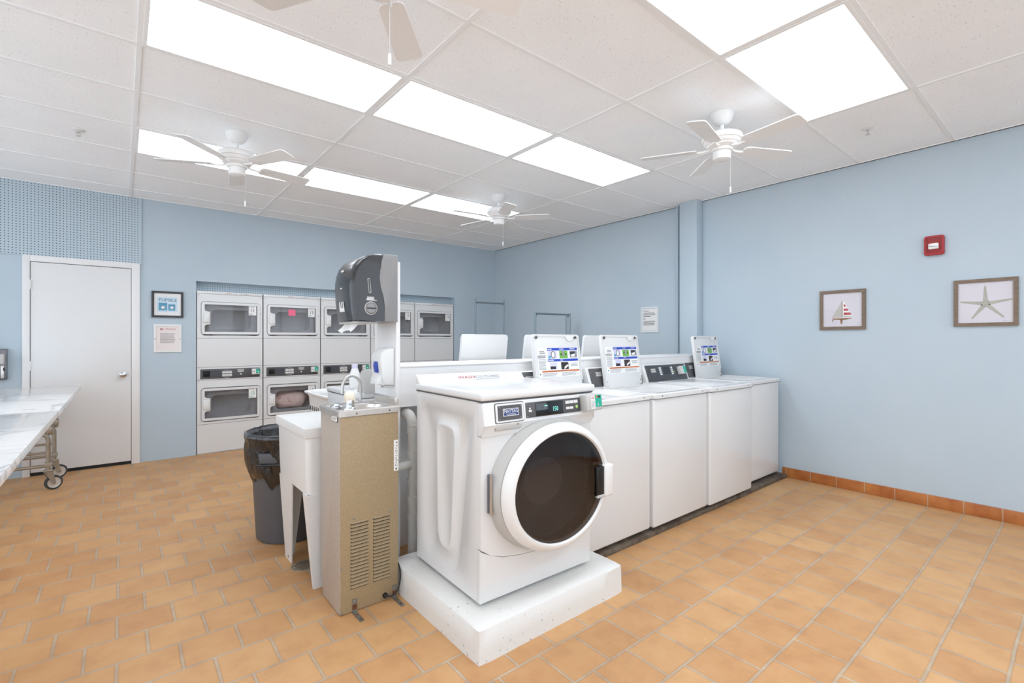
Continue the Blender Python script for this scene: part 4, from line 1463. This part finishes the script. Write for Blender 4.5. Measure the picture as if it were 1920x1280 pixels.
for x, rb in ((.876, 0), (1.083, 1)):
    b = MB(t)
    b.box(x - .011, x + .011, FY0 - .006, FY0 - .003, .004, .063, 'zinc')
    b.box(x - .0112, x + .0112, FY0 - .0066, FY0 - .0058, .012, .038, 'rust')
    b.box(x - .013, x + .009, FY0 - .105, FY0 - .004, .0005, .0035, 'zinc')
    for y in (.04, .085):
        b.lathe([(0, 0), (.006, 0), (.004, .003), (0, .0035)], 'rust', 10, T=Matrix.Translation((x - .002, FY0 - y, .0035)))
    b.lathe([(0, 0), (.006, 0), (.004, .003), (0, .0035)], 'zinc', 10, T=rot_frame((x, FY0 - .006, .052), (1, 0, 0), (0, 0, 1)))
    b.build('floor_bracket', t)
b = MB(t)
b.lathe([(0, 0), (.014, 0), (.012, .01), (.006, .014), (0, .014)], 'black', 16, T=rot_frame((1.032, FY0 - .003, .028), (1, 0, 0), (0, 0, 1)))
b.tube([(1.032, FY0 - .014, .028), (1.055, FY0 - .035, .026), (1.085, FY0 - .04, .05), (1.106, FY0 - .03, .10), (1.111, FY0 - .005, .16), (1.112, FY0 + .06, .175), (1.116, FY0 + .2, .16)], .0042, 'black', 8, smooth=2)
b.build('power_cord', t)

# plumbing between fountain and washer
t = thing('drain_pipe', 'white plastic drain pipes between the drinking fountain and the washer', 'pipe', (1.29, 2.50, 0))
b = MB(t)
b.tube([(1.30, 2.60, .89), (1.30, 2.54, .885), (1.30, 2.51, .86), (1.30, 2.50, .82)], .03, 'pvc', 16, smooth=2)
b.cyl((1.30, 2.50, .0), (1.30, 2.50, .84), .026, 'pvc')
b.build('stack', t)
for z in (.80, .66, .50, .40, .30):
    MB(t).cyl((1.30, 2.50, z - .02), (1.30, 2.50, z + .02), .031, 'pvc').build('coupling', t)
b = MB(t)
b.cyl((1.107, 2.485, .598), (1.13, 2.485, .598), .03, 'plastic_ivory')
b.cyl((1.125, 2.485, .598), (1.28, 2.495, .605), .026, 'pvc')
b.build('branch', t)
t = thing('hose', 'grey rubber hose hanging beside the tan fountain', 'hose', (1.18, 2.56, 0))
b = MB(t)
b.tube([(1.155, 2.584, .40), (1.17, 2.584, .405), (1.185, 2.584, .39), (1.19, 2.584, .30), (1.185, 2.584, .15), (1.17, 2.584, .012)], .011, 'hose_grey', 10, smooth=2)
b.build('rubber_tube', t)
MB(t).cyl((1.135, 2.584, .40), (1.16, 2.584, .403), .014, 'steel_dark').build('end_fitting', t)

# ------------------------------------------------------------------ utility sink
SX0, SX1, SY0, SY1 = .738, 1.205, 2.605, 3.205
t = thing('utility_sink', 'white plastic utility sink on four tapered legs behind the fountain', 'sink', (.97, 2.9, 0))
b = MB(t)
b.prism([(SX0, SY0), (SX1, SY0), (SX1, SY1), (SX0, SY1)], .800, .857, 'plastic_white', bev=.006, seg=3)
b.build('rim', t)
b = MB(t)
def loop(d, z, r=.03):
    return [(p[0], p[1], z) for p in rrect(SX0 + d, SX1 - min(d, .005), SY0 + d, SY1 - d, r, 5)]
b.rings([loop(.008, .80), loop(.012, .60), loop(.016, .500), loop(.05, .492)], 'plastic_white')
b.build('tub', t)
def leg(x, y, sx, sy, wy):
    lg = MB(t)
    th = .006 * sx
    top, bot = .50, 0
    # flange in the y-z plane (faces x) and flange in the x-z plane (faces y)
    xi = x + .03 * sx
    def ell_(cx, cy, wx, wyy, z):
        k = .007
        return [(cx, cy, z), (cx + wx * sx, cy, z), (cx + wx * sx, cy + k * sy, z), (cx + k * sx, cy + k * sy, z), (cx + k * sx, cy + wyy * sy, z), (cx, cy + wyy * sy, z)]
    wb = .13 if wy > .2 else .022
    dy = .05 if wy > .2 else .006
    lg.rings([ell_(x, y, .15, wy, top), ell_(x + (.022 if wy > .2 else .036) * sx, y + dy * sy, .05, wb, bot)], 'plastic_white', cap_first=True)
    if wy > .2:
        lg.lathe([(0, 0), (.007, 0), (.007, .001), (0, .001)], 'black', 12, T=rot_frame((x + .0205, y + .12 * sy, .022), (0, -1, 0), (0, 0, 1)))
    lg.build('leg', t)
leg(SX0 + .012, SY0 + .01, 1, 1, .075)
leg(SX0 + .016, SY1 - .015, 1, -1, .28)
leg(SX1 - .012, SY0 + .01, -1, 1, .12)
leg(SX1 - .012, SY1 - .02, -1, -1, .12)
b = MB(t)
b.lathe([(.02, .857), (.02, .87), (.012, .875), (.012, .90)], 'chrome', 18, T=Matrix.Translation((1.172, 2.95, 0)))
pts = [(1.172, 2.95, .89), (1.172, 2.95, 1.02)] + [(1.114 + .058 * math.cos(a), 2.95, 1.02 + .075 * math.sin(a)) for a in [PI * i / 12 for i in range(1, 12)]] + [(1.056, 2.95, 1.02), (1.056, 2.95, .985)]
b.tube(pts, .0095, 'steel', 12)
b.build('gooseneck_faucet', t)
b = MB(t)
b.tube([(1.166, 2.85, .885), (1.15, 2.85, .93), (1.10, 2.86, .965), (1.04, 2.87, .99)], [.010, .010, .009, .008], 'chrome', 10, smooth=1)
b.lathe([(.022, .857), (.022, .868), (.014, .876), (.014, .90), (0, .902)], 'chrome', 18, T=Matrix.Translation((1.166, 2.85, 0)))
b.build('faucet_lever', t)
b = MB(t)
b.tube([(.93, 2.98, .495), (.90, 2.93, .40), (.905, 2.88, .30), (.95, 2.85, .2), (1.05, 2.82, .1), (1.18, 2.8, .03)], .011, 'hose_white', 10, smooth=2)
b.build('drain_hose', t)

t = thing('floor_drain', 'round metal floor drain grate between the sink legs', 'drain', (.835, 2.935, 0))
b = MB(t)
b.lathe([(.078, .0005), (.076, .004), (.066, .004), (.066, .002)], 'zinc', 36, caps=False)
b.T = Matrix()
b2 = MB()
b2.lathe([(.080, .0006), (.078, .004), (.066, .004), (.066, .0025), (0, .0025)], 'drain_metal', 36, caps=False)
for i in range(-4, 5):
    for j in range(-4, 5):
        x, y = i * .0145 + (j % 2) * .007, j * .0125
        if x * x + y * y < .058 ** 2:
            b2.disc(x, y, .0042, .0042, 'black', z=.0029, n=8)
b.bm.free()
b2.build('grate', t)

# ------------------------------------------------------------------ trash bin
t = thing('trash_bin', 'dark grey round trash bin with a black liner, behind the sink', 'trash bin', (.905, 3.51, 0))
b = MB()
b.lathe([(0, .004), (.20, .0), (.213, .006), (.216, .03), (.236, .40), (.25, .645), (.262, .66), (.275, .672), (.281, .688), (.278, .70), (.266, .704), (.256, .694), (.25, .66), (.205, .02), (0, .02)], 'bin_grey', 56)
b.build('body', t)
for a in (-2.2, -2.2 + PI):
    R_ = Matrix.Rotation(a, 4, 'Z')
    b = MB(T=R_)
    b.prism([(-.10, .60), (.10, .60), (.085, .535), (-.085, .535)], .24, .275, 'bin_grey', axis='x', bev=.008)
    b.prism([(-.10, .535), (.10, .535), (.10, .52), (-.10, .52)], .235, .282, 'black_gloss', axis='x', bev=.005)
    b.build('grip', t)
rnd = random.Random(5)
N = 144
ph = [(rnd.randint(3, 31), rnd.uniform(0, 6.3), rnd.uniform(.4, 1)) for _ in range(14)]
def wob(i, k=0):
    a = 2 * PI * i / N
    return sum(w * math.sin(n * a + p + k) for n, p, w in ph) / 4
loops = []
for r, z, amp, za in ((.12, .46, .02, .03), (.19, .52, .02, .02), (.232, .60, .012, .01), (.250, .675, .004, .004), (.268, .712, .002, .002), (.284, .705, .003, .002), (.286, .68, .004, .004), (.272, .65, .010, .008), (.274, .60, .016, .01), (.270, .55, .02, .02), (.270, .50, .022, .02), (.264, .45, .022, .03), (.250, .405, .016, .05)):
    lp = []
    for i in range(N):
        a = 2 * PI * i / N
        lift = 0
        if z < .6 and r > .24:
            # the skirt hangs lower on the room side
            lift = .10 * (1 - math.cos(a + 2.0 + .4)) / 2 * (0.62 - z) / .2
        rr = r + amp * wob(i, z * 9)
        lp.append((rr * math.cos(a), rr * math.sin(a), z + za * wob(i, 2 + z * 5) + lift))
    loops.append(lp)
b = MB()
b.rings(loops, 'liner', cap_last=False, cap_first=True)
b.build('liner_bag', t, sharp=75)

# ------------------------------------------------------------------ behind the sink: small end washer, bottle, hamper, racks
t = thing('compact_washer', 'compact white washer with a grey console back, standing behind the sink', 'washer', (1.23, 3.10, 0))
EX0, EX1, EY0, EY1 = 1.225, 1.76, 3.10, 3.76
b = MB(t)
b.box(EX0 + .004, EX1 - .004, EY0, EY1 - .006, .03, .925, 'enamel', bev=.012, seg=3)
b.build('cabinet', t)
for x in (EX0 + .05, EX1 - .05):
    for y in (EY0 + .05, EY1 - .05):
        MB(t).cyl((x, y, 0), (x, y, .035), .018, 'rubber', 12).build('foot', t)
b = MB(t)
b.box(EX0, EX1, EY0, EY1, .927, .962, 'enamel', bev=.008, seg=3)
b.box(EX0 + .07, EX1 - .07, EY0 + .14, EY1 - .05, .9605, .967, 'enamel', bev=.003)
b.box(EX0 + .003, EX1 - .003, EY0 + .01, EY1 - .004, .9245, .9275, 'seam')
b.build('top_panel', t)
b = MB(t)
b.prism([(EY0 - .005, .960), (EY0 + .13, .960), (EY0 + .05, 1.112), (EY0 + .0, 1.122), (EY0 - .005, 1.11)], EX0 + .03, EX1 - .02, 'plastic_grey', axis='x', bev=.006)
b.quad(EX0 + .09, EX0 + .16, 1.03, 1.085, 'plastic_white', T=rot_frame((0, EY0 - .0056, 0), (1, 0, 0), (0, 0, 1)))
b.quad(EX0 + .105, EX0 + .16, 1.065, 1.078, 'sail_red', T=rot_frame((0, EY0 - .006, 0), (1, 0, 0), (0, 0, 1)))
b.build('console', t)
b = MB(t)
Tm = rot_frame((EX0 + .0035, 0, 0), (0, -1, 0), (0, 0, 1))
b.quad(-3.22, -3.19, .85, .885, 'photo_grey', z=.001, T=Tm)
b.build('rating_label', t, smooth=False)

t = thing('detergent_bottle', 'white tapered bottle with a pale lavender cap behind the curved faucet', 'bottle', (1.315, 3.42, .968))
b = MB(T=Matrix.Diagonal((1, .7, 1, 1)))
b.lathe([(0, 0), (.036, 0), (.04, .006), (.039, .07), (.033, .115), (.024, .14), (.02, .146), (0, .146)], 'plastic_white', 28)
b.build('body', t)
MB(T=Matrix.Diagonal((1, .8, 1, 1))).lathe([(.021, .144), (.021, .172), (.018, .175), (0, .175)], 'cap_lavender', 24).build('cap', t)

t = thing('laundry_hamper', 'white plastic laundry hamper with slotted sides and a flared rim', 'hamper', (1.66, 4.36, 0))
b = MB()
def hl(s, z, r=.12):
    return [(p[0], p[1], z) for p in rrect(-.33 * s, .33 * s, -.36 * s, .36 * s, r, 8)]
b.rings([hl(.80, .12), hl(.80, .14), hl(.97, .80), hl(1.0, .82), hl(1.06, .832), hl(1.065, .845), hl(1.0, .85), hl(.95, .83), hl(.94, .80), hl(.78, .16)], 'plastic_white', cap_first=True)
for zi in (.70, .56, .42):
    for q in range(-4, 5):
        s_ = .80 + .17 * (zi - .14) / .66
        b.box(q * .055 - .007, q * .055 + .007, -.36 * s_ - .003, -.36 * s_ + .02, zi - .02, zi + .02, 'photo_dark')
        b.box(-.33 * s_ - .003, -.33 * s_ + .02, q * .055 - .007, q * .055 + .007, zi - .02, zi + .02, 'photo_dark')
b.build('basket', t)
for x in (-.2, .2):
    for y in (-.22, .22):
        w = MB()
        w.cyl((x - .012, y, .04), (x + .012, y, .04), .04, 'rubber', 20).box(x - .018, x + .018, y - .014, y + .014, .06, .125, 'steel')
        w.build('caster', t)

def rack(name_lab, x, y, rotz, wid, ht, second=False):
    t = thing('laundry_cart', name_lab, 'cart', (x, y, 0), rotz)
    b = MB()
    for sx in (-1, 1):
        b.cyl((sx * wid / 2, 0, .16), (sx * wid / 2, 0, ht), .0125, 'rack_steel', 14)
        b.lathe([(.014, ht - .004), (.014, ht + .004), (0, ht + .006)], 'rack_steel', 12, T=Matrix.Translation((sx * wid / 2, 0, 0)))
    b.build('post', t)
    b = MB()
    z = ht - (.015 if second else .055)
    b.cyl((-wid / 2, 0, z), (wid / 2, 0, z), .0125, 'rack_steel', 14)
    for sx in (-1, 1):
        b.tube([(sx * wid / 2, 0, z - .04), (sx * (wid / 2 - .02), 0, z - .02), (sx * (wid / 2 - .035), 0, z)], .006, 'rack_steel', 8)
    b.build('hanging_bar', t)
    if second:
        b = MB()
        b.cyl((wid / 2 - .018, .05, .16), (wid / 2 - .018, .05, ht - .03), .011, 'rack_steel', 12)
        b.cyl((wid / 2, 0, ht - .04), (wid / 2 - .018, .05, ht - .04), .008, 'rack_steel', 8)
        b.build('brace_post', t)
    b = MB()
    hw_ = wid / 2
    for z in (.17, .36, .54):
        b.tube([(-hw_, -.25, z), (hw_, -.25, z), (hw_, .25, z), (-hw_, .25, z), (-hw_, -.25, z)], .007, 'rack_steel', 8)
    for q in range(9):
        xx = -hw_ + q * wid / 8
        for yy in (-.25, .25):
            b.cyl((xx, yy, .17), (xx, yy, .54), .003, 'rack_steel', 6)
        b.cyl((xx, -.25, .17), (xx, .25, .17), .003, 'rack_steel', 6)
    for q in range(1, 8):
        yy = -.25 + q * .0625
        for xx in (-hw_, hw_):
            b.cyl((xx, yy, .17), (xx, yy, .54), .003, 'rack_steel', 6)
    for sx in (-1, 1):
        b.cyl((sx * hw_, -.25, .17), (sx * hw_, .25, .17), .009, 'rack_steel', 8)
    b.build('wire_basket', t)
    for sx in (-1, 1):
        for sy in (-1, 1):
            w = MB()
            w.cyl((sx * hw_ - .012, sy * .2, .05), (sx * hw_ + .012, sy * .2, .05), .05, 'rubber', 20).box(sx * hw_ - .018, sx * hw_ + .018, sy * .2 - .014, sy * .2 + .014, .07, .17, 'steel')
            w.build('caster', t)
rack('steel laundry cart with the taller hanging bar, in the far corner', 4.49, 6.05, math.radians(-6), .52, 1.955)
rack('steel laundry cart with the lower hanging bar, nearer the right wall', 4.48, 4.62, math.radians(-8), .57, 1.68, True)

# ------------------------------------------------------------------ folding tables
TX1, TZ = -.308, .872
def table(lab, y0, y1, leg_ys, far):
    t = thing('folding_table', lab, 'table', (TX1 - .46, (y0 + y1) / 2, 0))
    b = MB(t)
    b.box(TX1 - .92, TX1, y0, y1, TZ - .038, TZ, 'marble', bev=.003)
    b.build('tabletop', t)
    for y in leg_ys:
        b = MB(t)
        xa, xb = TX1 - .19, TX1 - .73
        # bent tube frame across the table with two stretchers
        b.tube([(xa, y, .17), (xa, y, .40), (xa, y, .455), (xa - .02, y, .487), (xa - .06, y, .50), (xb + .06, y, .50), (xb + .02, y, .487), (xb, y, .455), (xb, y, .40), (xb, y, .17)], .017, 'caster_tube', 14, smooth=1)
        b.cyl((xa, y, .215), (xb, y, .215), .014, 'caster_tube', 12)
        b.cyl((xa, y, .33), (xb, y, .33), .011, 'caster_tube', 12)
        for x in (xa, xb):
            b.cyl((x + .012, y + .03, .48), (x + .012, y + .03, TZ - .036), .015, 'caster_tube', 12)
            b.box(x - .02, x + .03, y - .02, y + .05, .50, .56, 'caster_tube', bev=.004)
            b.box(x - .024, x + .024, y - .03, y + .03, .205, .245, 'caster_tube', bev=.004)
        b.build('leg_frame', t)
        for x in (xa, xb):
            Tz = Matrix.Translation((x, y, 0)) @ Matrix.Rotation(math.radians(112), 4, 'Z') @ Matrix.Translation((-x, -y, 0))
            w = MB(t, T=Tz)
            w.lathe([(0, .18), (.03, .18), (.036, .172), (.03, .163), (0, .163)], 'caster_tube', 20, T=Matrix.Translation((x, y, 0)))
            yy = y - .035
            for s in (-1, 1):
                w.prism([(y - .025, .165), (y + .03, .165), (yy + .012, .05), (yy - .012, .05)], x + s * .024 - .0015, x + s * .024 + .0015, 'caster_tube', axis='x')
            w.cyl((x - .028, yy, .062), (x + .028, yy, .062), .007, 'zinc', 10)
            cw = w.build('caster_fork', t)
            w = MB(t, T=Tz)
            Tw = Matrix.Translation((x, yy, .062)) @ Matrix.Rotation(PI / 2, 4, 'Y')
            w.lathe([(.046, -.016), (.057, -.015), (.062, -.008), (.062, .008), (.057, .015), (.046, .016)], 'rubber', 36, T=Tw, caps=False)
            w.lathe([(0, -.017), (.02, -.017), (.022, -.009), (.04, -.009), (.046, -.016), (.046, .016), (.04, .009), (.022, .009), (.02, .017), (0, .017)], 'wheel_hub', 36, T=Tw)
            w.build('wheel', cw)
    return t
table('marble-topped folding table nearest the white door, on dark casters', 4.162, 6.335, (5.83, 6.30), True)
table('marble-topped folding table in the foreground, cut by the photo\'s left edge', 1.98, 4.158, (2.25, 2.75), False)

# ------------------------------------------------------------------ wall machine at the left edge
t = thing('wall_machine', 'black and grey wall-mounted machine cut by the photo\'s left edge', 'machine', (-1.0, YB, .94))
b = MB(t)
b.box(-1.22, -.835, YB - .05, YB, .945, 1.235, 'steel_dark', bev=.004)
b.build('housing', t)
b = MB(t)
b.box(-1.21, -.885, YB - .058, YB - .05, .95, 1.232, 'black_gloss', bev=.002)
b.build('front_plate', t)
b = MB(t)
b.prism([(YB - .05, 1.19), (YB - .10, 1.185), (YB - .135, 1.10), (YB - .125, 1.09), (YB - .05, 1.085)], -.878, -.845, 'plastic_grey', axis='x', bev=.004)
b.box(-.872, -.85, YB - .066, YB - .05, .96, 1.08, 'steel', bev=.002)
b.box(-.856, -.846, YB - .068, YB - .05, 1.03, 1.06, 'black')
b.build('card_hood', t)

# ------------------------------------------------------------------ pictures, notices, alarm
def framed(name, lab, cat, M, w, h, fw, depth, fm, art, glassy=True):
    t = thing(name, lab, cat, M=M)
    b = MB()
    b.plate([(-w / 2, -h / 2), (w / 2, -h / 2), (w / 2, h / 2), (-w / 2, h / 2)], [[(-w / 2 + fw, -h / 2 + fw), (w / 2 - fw, -h / 2 + fw), (w / 2 - fw, h / 2 - fw), (-w / 2 + fw, h / 2 - fw)]], .001, depth, fm)
    b.build('frame', t, smooth=False)
    b = MB()
    b.box(-w / 2 + fw, w / 2 - fw, -h / 2 + fw, h / 2 - fw, .001, depth * .45, 'paper')
    art(b, w - 2 * fw, h - 2 * fw, depth * .45 + .0004)
    b.build('print', t, smooth=False)
    if glassy:
        MB().box(-w / 2 + fw, w / 2 - fw, -h / 2 + fw, h / 2 - fw, depth * .7, depth * .75, 'glass_picture').build('glass', t, smooth=False)
    return t

def art_tumble(b, w, h, z):
    b.quad(-w / 2, w / 2, -h / 2, h / 2, 'paper', z=z)
    b.quad(-.096, .090, -.082, .082, 'print_blue', z=z + .0003)
    b.text('TUMBLE', 0, .047, .047, 'ink_navy', z=z + .0006, align='CENTER', sx=.98)
    for cx, s in ((-.042, 1.0), (.038, .84)):
        x0, x1, y0, y1 = cx - .038 * s, cx + .036 * s, -.066, -.066 + .082 * s
        b.quad(x0, x1, y0, y1, 'print_dark', z=z + .0006)
        b.quad(x0 + .003, x1 - .003, y0 + .003, y1 - .016 * s, 'print_washer', z=z + .0009)
        b.quad(x0 + .005, x1 - .005, y1 - .013 * s, y1 - .003, 'print_washer', z=z + .0009)
        b.disc(cx, -.034, .021 * s, .021 * s, 'print_dark', z=z + .0011)
        b.disc(cx, -.034, .017 * s, .017 * s, 'paper', z=z + .0013)
framed('framed_picture', 'small black-framed TUMBLE picture with two blue washing machines', 'picture', on_back(.397, 1.712), .286, .288, .022, .022, 'frame_black', art_tumble)

def art_wash(b, w, h, z):
    b.quad(-w / 2, w / 2, -h / 2, h / 2, 'paper_pink', z=z)
    b.text('WASH', .028, .100, .030, 'ink_red', z=z + .0004, align='CENTER', sx=1.1)
    b.disc(-.05, .1, .019, .010, 'ink_red', z=z + .0004)
    b.disc(-.046, .1, .012, .006, 'paper_pink', z=z + .0007)
    b.disc(-.058, .1, .006, .006, 'ink', z=z + .0009)
    b.lines(-.068, .07, -.058, .055, 9, 'ink', z=z + .0004, ragged=.12, fill=.3)
    for x in (-w / 2 - .008, w / 2 + .008):
        b.disc(x, -.01, .005, .005, 'ink', z=.0135)
framed('wall_notice', 'white-framed notice with a red heading, under the TUMBLE picture', 'notice', on_back(.397, 1.338), .25, .308, .02, .013, 'frame_white', art_wash)

def art_wash2(b, w, h, z):
    b.quad(-w / 2, w / 2, -h / 2, h / 2, 'print_blue', z=z)
    b.quad(-w / 2 + .01, w / 2 - .01, -h / 2 + .01, h / 2 - .01, 'paper', z=z + .0003)
    b.text('WASH', -.09, .102, .026, 'ink', z=z + .0006)
    for y0, y1, n, e in ((.052, .085, 3, .085), (.03, .045, 1, .02), (-.005, .02, 2, -.06), (-.07, -.014, 5, .085)):
        b.lines(-.09, e, y0, y1, n, 'ink', z=z + .0006, ragged=.12)
framed('wall_notice', 'pale framed notice on the right wall beside the conduit pipe', 'notice', on_right(3.432, 1.565), .248, .308, .013, .013, 'frame_white', art_wash2)

def art_boat(b, w, h, z):
    b.quad(-w / 2, w / 2, -h / 2, h / 2, 'print_pale', z=z)
    zz1 = z + .0004
    S_ = .0104
    def P(pts):      # picture grid: 0..90 across, 0..80 up
        return [((x - 45) * w / 90, (y - 40) * h / 80) for x, y in pts]
    b.poly(P([(44, 61), (45.5, 61), (45.5, 23), (44, 23)]), 'hull', z=zz1)
    b.poly(P([(43.5, 60), (43.5, 24), (22, 24)]), 'sail_grey', z=zz1)
    main = lambda y: 48 + (70 - 48) * (60 - y) / (60 - 25)
    b.poly(P([(47, 60), (49, 60), (68, 25), (47, 25)]), 'paper', z=zz1)
    for y0, y1 in ((27.5, 33), (37.5, 42.5), (47.5, 53)):
        b.poly(P([(48.5, y0), (main(y0) - 1.5, y0), (main(y1) - 1.5, y1), (48.5, y1)]), 'sail_red', z=zz1 + .0003)
    b.poly(P([(20, 23.4), (44, 23.4), (44, 22.6), (20, 22.6)]), 'hull', z=zz1)
    b.poly(P([(47, 24.6), (67, 24.6), (67, 23.8), (47, 23.8)]), 'hull', z=zz1)
    b.poly(P([(19, 20.5), (72, 21.5), (66, 18.5), (50, 15.5), (26, 17)]), 'hull', z=zz1)
    b.poly(P([(19, 20.9), (72, 21.9), (70, 20.6), (20, 19.8)]), 'paper', z=zz1 + .0003)
    b.poly(P([(40, 16.5), (47, 16.5), (45, 7), (42, 5)]), 'hull', z=zz1)
    b.poly(P([(22, 17.5), (25.5, 17.5), (23, 11.5), (21.5, 12)]), 'hull', z=zz1)
    b.quad(.11, .135, -.135, -.1335, 'ink_light', z=zz1)
framed('framed_picture', 'wood-framed picture of a sailboat with a red and white striped sail', 'picture', on_right(1.434, 1.586), .348, .350, .027, .02, 'frame_wood', art_boat)

def art_star(b, w, h, z):
    b.quad(-w / 2, w / 2, -h / 2, h / 2, 'print_pale', z=z)
    cx, cy = .003, -.01
    arms = [(91, .135), (11, .145), (-47, .145), (-124, .135), (172, .142)]
    for a, ln in arms:
        a = math.radians(a)
        d = Vector((math.cos(a), math.sin(a)))
        n = Vector((-d.y, d.x))
        c0 = Vector((cx, cy))
        pts = [c0 - n * .016, c0 + d * ln * .45 - n * .0105, c0 + d * ln * .95 - n * .0055, c0 + d * ln, c0 + d * ln * .95 + n * .0055, c0 + d * ln * .45 + n * .0105, c0 + n * .016]
        b.poly([tuple(p) for p in pts], 'starfish', z=z + .0004)
    b.disc(cx, cy, .018, .018, 'starfish', z=z + .0005)
    b.quad(.09, .13, -.138, -.1365, 'ink_light', z=z + .0004)
framed('framed_picture', 'wood-framed picture of a pale starfish, below the red fire alarm', 'picture', on_right(.528, 1.597), .343, .350, .025, .02, 'frame_wood', art_star)

t = thing('fire_alarm', 'red square fire alarm strobe high on the right blue wall', 'fire alarm', M=on_right(.812, 2.061))
b = MB()
b.prism(rrect(-.06, .06, -.076, .076, .016), .0005, .032, 'alarm_red', bev=.006, seg=3)
b.plate(rrect(-.045, .045, -.056, .060, .012), [rrect(-.04, .04, -.051, .055, .01)], .030, .034, 'alarm_dark')
b.build('housing', t)
b = MB()
b.prism(rrect(-.034, .034, -.040, .052, .006), .031, .040, 'alarm_red', bev=.003)
for q in range(5):
    b.box(-.028, .028, .022 + q * .0055, .0245 + q * .0055, .0395, .0405, 'alarm_dark')
b.build('sounder_grille', t)
b = MB()
b.prism(rrect(-.029, .031, -.032, .012, .004), .040, .056, 'lens', bev=.006)
b.quad(-.022, .022, -.014, -.008, 'photo_grey', z=.0564)
b.build('strobe_lens', t)
